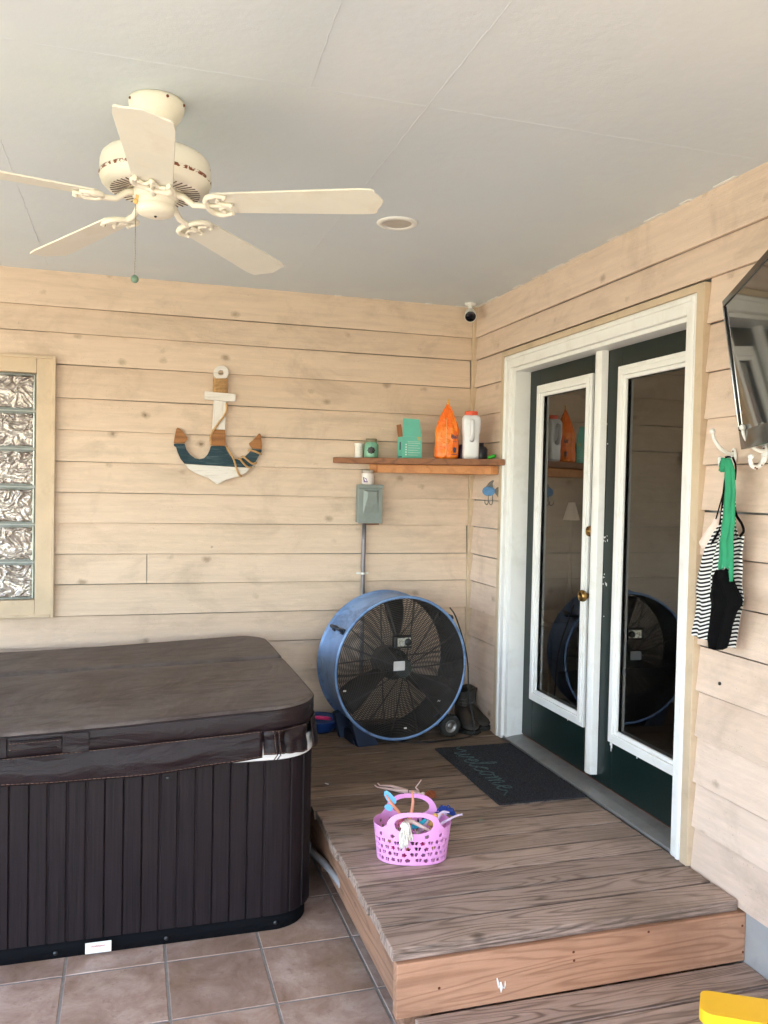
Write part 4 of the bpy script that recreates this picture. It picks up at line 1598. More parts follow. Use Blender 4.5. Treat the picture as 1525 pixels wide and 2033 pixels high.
for i in range(5):
    m.obox(bo + fw * .018 - fb * .0006 + Vector((0, 0, .018 + i * .0145)), fw * .007, fb * .0005, (0, 0, .007))
m.build('fine_print', M['white_plastic'], ct)
m = MB()
m.obox(bo + fw * .088 - fb * .0006 + Vector((0, 0, .117)), fw * .022, fb * .0005, (0, 0, .009))
m.obox(bo + fw * .090 - fb * .0007 + Vector((0, 0, .107)), fw * .020, fb * .0005, (0, 0, .006))
build_each(m, 'badge', plain('gold print', lin((196, 176, 104)), .5), ct)
m = MB()
sd_ = bo - fw * .0006
m.obox(sd_ + fb * .03 + Vector((0, 0, .05)), fb * .022, fw * .0005, (0, 0, .045))
m.obox(sd_ + fb * .01 + Vector((0, 0, .006)), fb * .06, fw * .0005, (0, 0, .006))
build_each(m, 'side_print', plain('dark print', lin((40, 60, 84)), .5), ct)

# orange bag
c = at_shelf(886, 905, .085)
bag = thing('pellet_bag', 'bright orange plastic bag gathered to a point at the top on the shelf', 'bag', (c.x, c.y, SHZ))
def bag_mat():
    t = NT('glossy orange film', .24, 0, .5)
    s = t.sep()
    n1 = t.noise(12, 4, .6, dist=.7)
    cc = t.mix(t.ramp(n1, .42, .6), (.90, .16, .012, 1), (.93, .26, .022, 1))
    v = t.voro(26, t.mapping((1, 1, .8)), feature='F1')
    k = t.math('MULTIPLY', t.math('GREATER_THAN', t.sep(v.outputs['Color'])[0], .80), t.math('LESS_THAN', v.outputs['Distance'], .30))
    cc = t.mix(t.math('MULTIPLY', k, .55), cc, (.80, .07, .02, 1))
    t.color(cc)
    t.bump(t.math('ADD', t.noise(13, 3, .6, dist=1.5), t.math('MULTIPLY', t.noise(40, 3, .6), .4)), .6, .016)
    return t.m
m = MB()
nu, nz = 56, 44
vv = []
Hb = .326
for j in range(nz + 1):
    s = j / nz
    z = SHZ + .001 + Hb * s
    if s < .05: k_ = .86 + .14 * math.sin(s / .05 * PI / 2)
    elif s < .5: k_ = 1 - .05 * (s - .05)
    else: k_ = max(.075, .978 * (1 - ((s - .5) / .5) ** 1.35))
    wdt, dep = .068 * k_, .048 * k_ * (1 - .35 * s)
    lean = .004 * s
    for i in range(nu):
        a = 2 * PI * i / nu
        cr = .004 * mathutils.noise.noise(Vector((math.cos(a) * 3, math.sin(a) * 3, s * 9))) + .003 * math.sin(a * 9 + s * 4) * (s > .45) * (1 - s)
        sq = (abs(math.cos(a)) ** .7) * (1 if math.cos(a) > 0 else -1), (abs(math.sin(a)) ** .7) * (1 if math.sin(a) > 0 else -1)
        p_ = Vector((c.x, c.y, z)) + vr * (sq[0] * wdt + cr) + vd * (sq[1] * dep + cr) + vr * lean
        vv.append(p_)
ff = [(j * nu + i, j * nu + (i + 1) % nu, (j + 1) * nu + (i + 1) % nu, (j + 1) * nu + i) for j in range(nz) for i in range(nu)]
m.add(vv, ff, True)
m.f.append([i for i in range(nu)][::-1])
m.build('bag_body', bag_mat(), bag)
m = MB()
tp = Vector((c.x, c.y, SHZ + Hb)) + vr * .004
m.tube([tp + Vector((0, 0, -.012)), tp + Vector((0, 0, .004)), tp + vr * .002 + Vector((0, 0, .016))], [.006, .004, .007], 8)
m.build('tied_top', plain('yellow tie', lin((224, 170, 70)), .5), bag)
m = MB()
m.tube([Vector((c.x, c.y, SHZ + .012 + k * .022)) + vd * (.0485 * (1 if k < 7 else 1 - (k - 7) * .06)) - vr * .006 for k in range(11)], .0016, 5)
m.build('seam_line', plain('pale orange seam', (.9, .5, .2, 1), .35), bag)
navy = plain('navy print', lin((34, 30, 72)), .5)
pf = Vector((c.x, c.y, 0)) + vd * .0500
text_mb('Bal', .030, pf + vr * .040 - vd * .003 + Vector((0, 0, SHZ + .126)), vr, (0, 0, 1), .0008, .0008).build('bag_text', navy, bag)
m = MB()
m.M = Matrix.Identity(4)
q0 = pf + vr * .042 - vd * .002 + Vector((0, 0, SHZ + .046))
m.prism([q0 + vr * a + Vector((0, 0, b)) for a, b in ((-.009, .008), (-.006, -.010), (.007, -.011), (.010, .004), (.009, .018), (-.004, .021), (-.009, .016))], vd * .0008)
m.obox(q0 - vr * .018 + Vector((0, 0, -.022)), vr * .034, vd * .0006, (0, 0, .003))
m.obox(q0 - vr * .010 + Vector((0, 0, .052)), vr * .022, vd * .0006, (0, 0, .0016))
build_each(m, 'printed_mark', navy, bag)

# white jug with red cap
c = at_shelf(934, 905, .10)
jg = thing('plastic_jug', 'white plastic jug with a moulded handle and red cap on the shelf', 'jug', (c.x, c.y, SHZ))
jm = plain('milky plastic', (.74, .75, .80, 1), .35, var=.04, bump=.02)
m = MB()
def rr_ring(w_, d_, z, n=40, e=.45):
    out = []
    for i in range(n):
        a = 2 * PI * i / n
        ca_, sa_ = math.cos(a), math.sin(a)
        out.append(Vector((c.x, c.y, z)) + vr * (abs(ca_) ** e * (1 if ca_ > 0 else -1) * w_) + vd * (abs(sa_) ** e * (1 if sa_ > 0 else -1) * d_))
    return out
prof_j = [(.8, .8, 0), (.96, .96, .004), (1, 1, .02), (1, 1, .100), (1.02, 1.0, .13), (1.12, 1.1, .150), (1.14, 1.12, .20), (1.12, 1.08, .215), (.98, .9, .226), (.78, .72, .2305)]
rings = [rr_ring(.046 * a, .046 * b, SHZ + z * 1.09) for a, b, z in prof_j]
n = 40
m.add([p_ for r_ in rings for p_ in r_], [(k * n + i, k * n + (i + 1) % n, (k + 1) * n + (i + 1) % n, (k + 1) * n + i) for k in range(len(rings) - 1) for i in range(n)], True)
m.f.append([i for i in range(n)][::-1])
m.f.append([(len(rings) - 1) * n + i for i in range(n)])
jb = m.build('jug_body', jm, jg)
# handle: bright raised bar with dark recess either side
m = MB()
m.tube([Vector((c.x, c.y, SHZ + z)) + vd * d_ for z, d_ in ((.215, .052), (.210, .068), (.185, .074), (.142, .072), (.118, .060), (.108, .046))], [.012, .0125, .012, .012, .013, .014], 12)
m.build('handle', jm, jg)
MB().lathe([(0, .0), (.036, .0), (.037, .003), (.037, .021), (.035, .024), (0, .024)], (c.x, c.y, SHZ + .250), n=40).build('cap', plain('red orange cap', (.75, .10, .045, 1), .4, bump=.1, nscale=60), jg)
# dark bottle behind the jug
c2 = at_shelf(958, 905, .15)
bt = thing('black_bottle', 'short black bottle half hidden behind the white jug', 'bottle', (c2.x, c2.y, SHZ))
MB().lathe([(0, 0), (.038, 0), (.040, .005), (.040, .060), (.030, .074), (.018, .080), (.018, .098), (0, .098)], (c2.x - .012, c2.y, SHZ), n=28).build('bottle_body', plain('black satin', (.012, .013, .022, 1), .3), bt)
c2 = at_shelf(917, 905, .16)
MB().lathe([(0, 0), (.030, 0), (.031, .004), (.031, .075), (.022, .088), (0, .089)], (c2.x, c2.y, SHZ), n=24).build('purple_bottle', plain('deep purple plastic', (.03, .015, .05, 1), .35), label='short dark purple bottle between the orange bag and the jug', cat='bottle')
c2 = at_shelf(976, 905, .09)
m = MB()
m.tube([Vector((c2.x, c2.y, SHZ + .010)) + vr * a + vd * b + Vector((0, 0, h)) for a, b, h in ((-.022, 0, 0), (-.006, .01, .004), (.012, .006, .012), (.020, 0, .010))], [.008, .009, .011, .010], 8)
m.ball(Vector((c2.x, c2.y, SHZ + .018)) + vr * .014, (.012, .012, .010), 10, 8)
m.build('green_clip', plain('bright green plastic', (.03, .42, .03, 1), .35), label='small bright green plastic clip at the right end of the shelf', cat='clip')

# ------------------------------------------------------------------ breaker box, conduit, jar on top
bbx = thing('disconnect_box', 'grey metal electrical box with a conduit running down the back wall', 'electrical box', (-.68, -.05, 1.48))
m = MB()
x0, x1, z0, z1 = -.757, -.610, 1.486, 1.712
m.box(x0 + .006, x1 - .004, -.094, -.021, z0 + .004, z1 - .004)
m.build('box_body', M['box_grey'], bbx, bevel=.003)
m = MB()
fy_ = -.1
A = [(x0, fy_ + .0, z0), (x1, fy_, z0), (x1, fy_, z1), (x0, fy_, z1)]
m.box(x0, x1, fy_, fy_ + .0055, z0, z1 - .022)
m.box(x0 - .004, x1 + .004, fy_ - .004, fy_ + .04, z1 - .020, z1 + .001)
# embossed trapezoid
i0 = [(x0 + .038, fy_, z0 + .070), (x1 - .028, fy_, z0 + .085), (x1 - .034, fy_, z1 - .030), (x0 + .036, fy_, z1 - .030)]
i0 = [(x0 + .030, fy_ - .0005, z0 + .055), (x1 - .024, fy_ - .0005, z0 + .062), (x1 - .024, fy_ - .0005, z1 - .032), (x0 + .030, fy_ - .0005, z1 - .032)]
i1 = [(x0 + .054, fy_ - .014, z1 - .070), (x1 - .042, fy_ - .014, z1 - .070), (x1 - .040, fy_ - .014, z1 - .040), (x0 + .050, fy_ - .014, z1 - .040)]
m.add(i0 + i1, [(0, 1, 5, 4), (1, 2, 6, 5), (2, 3, 7, 6), (3, 0, 4, 7), (4, 5, 6, 7)])
m.build('cover_plate', M['box_grey'], bbx, bevel=.002, fixn=True)
wbox('rusty_latch', M['rust'], bbx, x0 + .04, x1 - .02, fy_ - .001, fy_ + .006, z0 - .006, z0 - .0005, 0)
m = MB()
m.tube([(-.703, -.045, z0), (-.703, -.042, 1.36), (-.703, -.036, 1.2), (-.702, -.036, .9), (-.70, -.036, .5)], .0125, 14)
cdt = m.build('conduit', plain('grey conduit', lin((128, 124, 130)), .4, .5), bbx)
m = MB()
m.lathe([(.0145, 0), (.0165, 0), (.0165, .012), (.0145, .012)], (-.703, -.037, 1.182), n=20, closed_prof=True)
m.box(-.740, -.719, -.026, -.021, 1.182, 1.194).box(-.687, -.666, -.026, -.021, 1.182, 1.194)
m.build('strap', M['white_plastic'], cdt, fixn=True)
c = Vector((-.692, -.060, z1 + .001))
cj = thing('candle_jar', 'small white jar with a grey lid standing on the electrical box', 'jar', c)
MB().lathe([(0, 0), (.034, 0), (.036, .003), (.036, .062), (.034, .066), (0, .066)], c, n=32).build('jar_body', plain('white label', (.78, .72, .70, 1), .4, var=.08, nscale=30), cj)
MB().lathe([(0, .066), (.036, .066), (.0365, .068), (.0365, .083), (.035, .085), (0, .085)], c, n=32).build('jar_lid', plain('dull clear lid', lin((164, 154, 144)), .25), cj)
m = MB()
m.prism([c + Vector((-.030, -.0235, .012)), c + Vector((-.008, -.0365, .012)), c + Vector((-.018, -.0325, .036)), c + Vector((-.033, -.0165, .044))], Vector((-.001, -.001, 0)))
m.build('label_print', plain('violet print', lin((112, 92, 132)), .5), cj, fixn=True)

# ------------------------------------------------------------------ wooden anchor on the wall
an = thing('anchor_decoration', 'painted wooden anchor wrapped in rope hanging on the back wall', 'wall decoration', (-1.555, -.03, 1.70))
AYP = -.044
def ap(x, y, dy=0):
    """measured point of the anchor on its own board plane"""
    k = 220 / 1525.0
    return on(320 + x * k, 700 + y * k, 'y', AYP + dy)
def aprism(name, P, mat, th=.018, dy=0, holes=(), bevel=.0015):
    m = MB()
    m.prism([ap(*p_, dy) for p_ in P], (0, th, 0), [[ap(*p_, dy) for p_ in h] for h in holes])
    return m.build(name, mat, an, bevel=bevel, fixn=True)
def pale_wood(name, c, streak, vertical=False, amt=.5):
    t = NT(name, .75, 0, .25)
    sc = (40, 1, 3) if vertical else (3, 1, 45)
    n1 = t.noise(2.2, 6, .7, t.mapping(sc))
    n2 = t.noise(8, 4, .6)
    cc = t.mix(t.math('MULTIPLY', t.ramp(n1, .5, .66), amt), c, streak)
    cc = t.mix(t.math('MULTIPLY', t.ramp(n2, .5, .8), .2), cc, streak)
    t.color(cc)
    t.bump(n1, .3, .002)
    return t.m
W1_ = pale_wood('whitewashed wood', (.74, .70, .66, 1), (.45, .40, .35, 1))
W2_ = pale_wood('whitewashed shank', (.74, .70, .66, 1), (.45, .40, .35, 1), True)
NV_ = pale_wood('worn navy paint', (.020, .045, .062, 1), (.14, .19, .20, 1), False, .6)
BR_ = wood_mat('brown slat', lin((160, 108, 62)), lin((106, 66, 38)), 0, None, 2, .6, 26, .8, knots=False)
ring_o = [(825 + 103 * math.cos(a), 278 + 100 * math.sin(a)) for a in [2 * PI * k / 28 for k in range(28)]]
ring_o = [(825 + 103 * math.cos(R(a)), 278 + 100 * math.sin(R(a))) for a in range(-230, 51, 10)] 
ring_h = [(823 + 40 * math.cos(2 * PI * k / 18), 276 + 36 * math.sin(2 * PI * k / 18)) for k in range(18)]
aprism('eye', ring_o, W1_, holes=[ring_h])
aprism('rope_core', [(735, 350), (908, 352), (903, 552), (728, 548)], BR_, .014, .002)
aprism('stock', [(600, 530), (1028, 570), (1024, 672), (892, 672), (722, 652), (594, 642)], W1_)
aprism('shank', [(724, 654), (892, 674), (880, 1062), (706, 1056)], W2_, .017, .0008)
aprism('shank_block', [(706, 1058), (880, 1064), (888, 1284), (690, 1278)], BR_)
aprism('fluke_tip', [(228, 1030), (262, 1048), (310, 1100), (362, 1168), (362, 1196), (342, 1222), (322, 1246), (175, 1246), (196, 1120), (210, 1050)], BR_)
aprism('fluke_tip', [(1352, 1112), (1374, 1128), (1388, 1300), (1384, 1330), (1256, 1318), (1222, 1275), (1218, 1245), (1270, 1205), (1318, 1150)], BR_)
aprism('navy_band', [(175, 1252), (322, 1256), (350, 1340), (400, 1405), (470, 1456), (530, 1468), (592, 1452), (640, 1405), (672, 1340), (688, 1284), (888, 1288), (906, 1350), (950, 1420), (1010, 1464), (1080, 1470), (1160, 1430), (1210, 1380), (1254, 1324),
                     (1384, 1334), (1384, 1362), (1335, 1440), (1280, 1540), (1228, 1584), (322, 1528), (268, 1460), (228, 1370), (208, 1300), (180, 1284)], NV_)
aprism('white_base', [(326, 1534), (1226, 1588), (1170, 1650), (1080, 1700), (980, 1726), (890, 1752), (830, 1786), (772, 1812), (720, 1776), (660, 1730), (560, 1695), (460, 1650), (380, 1598)], W1_)
# rope: whipping round the top of the shank
m = MB()
for k in range(10):
    yy = 362 + k * 19.5
    a, b = ap(728, yy, -.003), ap(908, yy + 6, -.003)
    m.tube([a + Vector((-.002, .012, 0)), a + Vector((0, .002, 0)), a.lerp(b, .25), a.lerp(b, .75), b + Vector((0, .002, 0)), b + Vector((.002, .012, 0))], .0034, 8)
m.build('rope_whipping', M['rope'], an)
def rope(P, r=.0056, name='rope'):
    m = MB()
    pts = catmull([tuple(ap(x, y, dy)) for x, y, dy in P], 12)
    # two twisted strands
    for ph in (0, PI):
        q = []
        L_ = 0
        for i, p_ in enumerate(pts):
            if i: L_ += (pts[i] - pts[i - 1]).length
            t_ = (pts[min(i + 1, len(pts) - 1)] - pts[max(0, i - 1)]).normalized()
            n1_ = Vector((0, 1, 0)); n2_ = t_.cross(n1_).normalized()
            a = L_ * 420 + ph
            q.append(p_ + (n1_ * math.cos(a) + n2_ * math.sin(a)) * r * .45)
        m.tube(q, r * .72, 6)
    m.build(name, M['rope'], an)
rope([(895, 700, .004), (905, 780, -.006), (860, 880, -.008), (790, 970, -.007), (730, 1060, -.006), (690, 1130, .002), (680, 1200, .005), (690, 1270, .006)])
rope([(900, 1290, .006), (925, 1340, -.004), (975, 1420, -.007), (1010, 1500, -.007), (1040, 1600, -.007), (1075, 1680, -.007), (1108, 1700, .004)])
rope([(1060, 1465, .002), (1085, 1465, -.006), (1130, 1520, -.007), (1190, 1575, -.006), (1245, 1580, .004)])
rope([(1110, 1430, .002), (1140, 1440, -.006), (1200, 1490, -.007), (1260, 1530, -.006), (1310, 1512, .004)])
rope([(1195, 1345, .004), (1230, 1345, -.006), (1290, 1360, -.007), (1350, 1388, -.006), (1380, 1395, .004)])

# ------------------------------------------------------------------ big drum fan on wheels
df = thing('drum_fan', 'big round blue drum fan with a wire grille standing on the deck', 'fan', (-.60, -.40, DZ))
ax = Vector((.125, -.992, 0)).normalized()     # blowing direction
FC = Vector((-.604, -.520, .722))
DR, DD = .383, .275
e1 = Vector((-ax.y, ax.x, 0)); e1 = (-ax).cross(Vector((0, 0, 1))).normalized(); e3 = Vector((0, 0, 1))
BC = FC - ax * DD
def drum_mat():
    t = NT('worn blue enamel', .42, .15, .5)
    n1 = t.noise(5, 7, .7, dist=.5)
    cc = t.ramp(n1, .3, .7, (.11, .22, .46, 1), (.26, .40, .66, 1))
    n2 = t.noise(3.2, 6, .7, t.mapping((1, 1, 2.2)), .9)
    cc = t.mix(t.math('MULTIPLY', t.ramp(n2, .52, .66), .75), cc, (.045, .075, .16, 1))
    n3 = t.noise(12, 6, .8)
    cc = t.mix(t.math('MULTIPLY', t.ramp(n3, .6, .72), .6), cc, (.10, .075, .06, 1))
    t.color(cc)
    t.bump(n1, .1, .004)
    return t.m
DM = drum_mat()
m = MB()
# outer skin with rolled rims at both ends
prof = [(DR - .004, .0), (DR + .002, .004), (DR + .010, .002), (DR + .011, -.006), (DR + .004, -.012), (DR, -.018), (DR - .001, -.10), (DR - .001, -DD + .02), (DR + .004, -DD + .012), (DR + .011, -DD + .006), (DR + .009, -DD - .002), (DR - .002, -DD), (DR - .006, -DD + .002)]
m.lathe(prof, FC, ax, 96)
m.build('drum', DM, df, fixn=True)
m = MB()
m.lathe([(DR - .0045, -.001), (DR - .0055, -DD + .002)], FC, ax, 96)
m.build('drum_lining', plain('grimy dark steel', (.035, .038, .045, 1), .6, .2, var=.4, nscale=5, dirt=(.06, .045, .035, 1)), df)
wire = plain('dark grille wire', (.075, .068, .066, 1), .5, .5, var=.3)
def grille(name, c, dome, n_r, r_in, r_out, wr, spokes, sgn, hub=True):
    m = MB()
    def off(r): return dome * (1 - (r / r_out) ** 4)
    seg = 72
    for i in range(n_r):
        r = r_in + (r_out - r_in) * i / (n_r - 1)
        pts = [c + ax * (sgn * off(r)) + (e1 * math.cos(2 * PI * k / seg) + e3 * math.sin(2 * PI * k / seg)) * r for k in range(seg)]
        m.tube(pts, wr, 4, closed=True)
    for k in range(spokes):
        for dth in (-.010, .010):
            th = 2 * PI * k / spokes + dth + .05
            d = e1 * math.cos(th) + e3 * math.sin(th)
            pts = [c + ax * (sgn * (off(r) - .003)) + d * r for r in (r_in * .9, r_in + .04, r_in + .1, (r_in + r_out) / 2, r_out * .8, r_out * .92, r_out * 1.0)]
            m.tube(pts, wr * 1.15, 4)
    return m.build(name, wire, df)
grille('front_grille', FC + ax * -.004, .030, 36, .052, DR - .008, .0020, 14, 1)
grille('rear_grille', BC + ax * .004, .010, 34, .05, DR - .010, .0018, 8, -1)
# hub disc with rings, motor
m = MB()
hubc = FC + ax * .024
for r in (.012, .020, .028, .036, .044, .052):
    m.tube([hubc + (e1 * math.cos(2 * PI * k / 40) + e3 * math.sin(2 * PI * k / 40)) * r for k in range(40)], .0018, 5, closed=True)
m.build('hub_rings', plain('dusty hub', (.10, .11, .10, 1), .5), df)
MB().lathe([(0, .012), (.050, .010), (.056, .0), (.056, -.004), (0, -.004)], FC - ax * .002, ax, 40).build('hub_plate', plain('dull grey hub', (.035, .037, .035, 1), .6), df, fixn=True)
MB().lathe([(0, 0), (.085, 0), (.085, -.14), (0, -.14)], FC - ax * .10, ax, 32).build('motor', plain('dark motor', (.02, .018, .016, 1), .5, .3), df, fixn=True)
# blades
bm_ = plain('grimy blade', (.024, .019, .017, 1), .55, .2, var=.4, nscale=9, dirt=(.06, .045, .034, 1))
for k in range(3):
    th0 = R(84 + 120 * k)
    m = MB()
    vv = []
    nr_, nw = 14, 10
    for i in range(nr_ + 1):
        r = .055 + (.360 - .055) * i / nr_
        half = (.20 + .26 * math.sin(min(1, i / nr_ * 1.15) * PI * .62)) * .62 * (1.0 if r < .33 else .92)
        for j in range(nw + 1):
            s = j / nw * 2 - 1
            th = th0 + s * half * (.095 / max(r, .095)) ** .15 * .95 + .16 * (i / nr_)
            dpt = -.100 + s * .045 * (1 - .45 * i / nr_) + .010 * (1 - s * s)
            vv.append(FC + ax * dpt + (e1 * math.cos(th) + e3 * math.sin(th)) * r)
    m.add(vv, [(i * (nw + 1) + j, i * (nw + 1) + j + 1, (i + 1) * (nw + 1) + j + 1, (i + 1) * (nw + 1) + j) for i in range(nr_) for j in range(nw)], True)
    m.build('fan_blade', bm_, df, solid=.003)
# control box, knob and plates in front of the grille
cc0 = on_plane(798, 1274, FC + ax * .034, ax)
m = MB()
m.obox(cc0 - e1 * .052 - e3 * .034 + ax * -.012, e1 * .104, e3 * .068, ax * .030)
cbx = m.build('control_box', M['black'], df, bevel=.005)
m = MB(); m.obox(cc0 - e1 * .034 - e3 * .021 + ax * .0185, e1 * .078, e3 * .044, ax * .002)
m.build('steel_plate', plain('bright plate', (.62, .62, .56, 1), .28, .8, var=.2, nscale=60), cbx)
MB().lathe([(.020, 0), (.018, .012), (.014, .014), (0, .014)], cc0 + e1 * .026 + ax * .0206, ax, 24).build('speed_knob', M['black'], cbx, fixn=True)
cc1 = on_plane(792.5, 1322, FC + ax * .034, ax)
m = MB(); m.obox(cc1 - e1 * .033 - e3 * .025, e1 * .066, e3 * .050, ax * .003)
m.build('centre_plate', plain('pale tag', (.58, .56, .56, 1), .45), df)
# handles
def fan_handle(deg):
    th = R(deg)
    d = e1 * math.cos(th) + e3 * math.sin(th)
    tn = -e1 * math.sin(th) + e3 * math.cos(th)
    b0 = FC - ax * .055 + d * (DR + .004); b1 = FC - ax * .175 + d * (DR + .004)
    m = MB()
    h = .036
    m.tube([b0, b0 + d * h * .8 - ax * .006, b0 + d * h - ax * .022, b1 + d * h + ax * .022, b1 + d * h * .8 + ax * .006, b1], .0095, 10)
    for b_ in (b0, b1):
        m.obox(b_ - tn * .016 - ax * -.014 - d * .004, tn * .032, ax * -.028, d * .010)
    m.build('grab_handle', plain('dark blue black plastic', (.015, .022, .04, 1), .45), df, fixn=True)
fan_handle(148)
fan_handle(37)
# little white clips on the grille
m = MB()
for a, r in ((196, .36), (-43, .29), (-88, .33)):
    q = FC + ax * .008 + (e1 * math.cos(R(a)) + e3 * math.sin(R(a))) * r
    m.obox(q, e1 * .016, e3 * .008, ax * .004)
build_each(m, 'clip', M['white_plastic'], df)
# saddle foot at left, bracket and wheel at right
navy_pl = plain('navy moulded plastic', (.012, .022, .05, 1), .5, var=.15)
fp = [on(722, 1476, 'z', DZ), ]
m = MB()
A0 = Vector((-.845, -.30, DZ)); 
def foot(x_in, x_out, y0_, y1_):
    P = [(x_out, y0_, DZ), (x_in, y0_, DZ), (x_in, y0_, DZ + .055), (x_out - .025, y0_, DZ + .145), (x_out - .055, y0_, DZ + .135), (x_out - .03, y0_, DZ + .05)]
    m.prism(P, (0, y1_ - y0_, 0))
# rotate into fan axes: local frame e1 right, -ax back
m.M = Matrix(((e1.x, -ax.x, 0, FC.x), (e1.y, -ax.y, 0, FC.y), (0, 0, 1, 0), (0, 0, 0, 1)))
m.prism([(-.245, .012, DZ + .001), (-.125, .012, DZ + .001), (-.155, .012, DZ + .058), (-.215, .012, DZ + .098), (-.265, .012, DZ + .150), (-.285, .012, DZ + .135)], (0, .045, 0))
m.prism([(-.275, .20, DZ + .001), (-.15, .20, DZ + .001), (-.155, .20, DZ + .058), (-.215, .20, DZ + .098), (-.27, .20, DZ + .155), (-.31, .20, DZ + .14)], (0, .045, 0))
m.box(-.255, -.19, .058, .199, DZ + .001, DZ + .06)
build_each(m, 'support_foot', navy_pl, df, bevel=.004, fixn=True)
wc = on(893, 1431, 'y', -.46)
wc = Vector((wc.x, -.46, DZ + .062))
wc.x = on(893, 1431, 'y', -.46).x
whl = MB().lathe([(.030, -.016), (.050, -.021), (.060, -.015), (.0625, -.006), (.0625, .006), (.060, .015), (.050, .021), (.030, .016)], wc, ax, 36).build('wheel', M['rubber'], df, fixn=True)
MB().lathe([(.008, .018), (.010, .012), (.022, .008), (.028, .016), (.033, .019), (.036, .017)], wc, ax, 32).build('wheel_rim', M['steel'], whl, fixn=True)
m = MB()
for k in range(22):
    a = 2 * PI * k / 22
    d = e1 * math.cos(a) + e3 * math.sin(a)
    tn = -e1 * math.sin(a) + e3 * math.cos(a)
    m.obox(wc + d * .060 - tn * .0035 - ax * .014, d * .004, tn * .007, ax * .028)
m.build('tread_blocks', M['rubber'], whl, fixn=True)
m = MB()
q = wc - ax * .030
m.prism([q + e1 * .012 - e3 * .012, q + e1 * .014 + e3 * .014, q - e1 * .02 + e3 * .095, q - e1 * .085 + e3 * .055, q - e1 * .075 + e3 * .0], -ax * .004)
m.build('wheel_bracket', plain('mid blue enamel', (.03, .07, .18, 1), .45), df, fixn=True)
m = MB()
m.tube([wc - e1 * .0 - ax * .03, wc + ax * .02], .007, 10)
m.tube([wc - ax * .01, wc - ax * .19], .008, 10)
m.build('axle', M['steel'], df)
wc2 = wc - ax * .20
MB().lathe([(.0, -.016), (.030, -.016), (.050, -.021), (.060, -.015), (.0625, 0), (.060, .015), (.050, .021), (.030, .016), (0, .016)], wc2, ax, 36).build('wheel', M['rubber'], df, fixn=True)
# power cord: over the rim, down beside the boots, then across the deck
cp_ = [on(893, 1206, 'y', -.42), on(905, 1225, 'y', -.44), on(921, 1275, 'y', -.44), on(929, 1320, 'y', -.44), on(931, 1380, 'y', -.44)]
lo = on(925, 1447, 'z', DZ + .008)
cp_ += [Vector((lo.x + .005, -.47, DZ + .06)), Vector((lo.x - .03, -.50, DZ + .008)), on(880, 1470, 'z', DZ + .006), on(830, 1474, 'z', DZ + .006), on(780, 1468, 'z', DZ + .006), on(750, 1455, 'z', DZ + .006)]
MB().tube(catmull([tuple(q) for q in cp_], 8), .0042, 8).build('power_cord', M['black'], df)

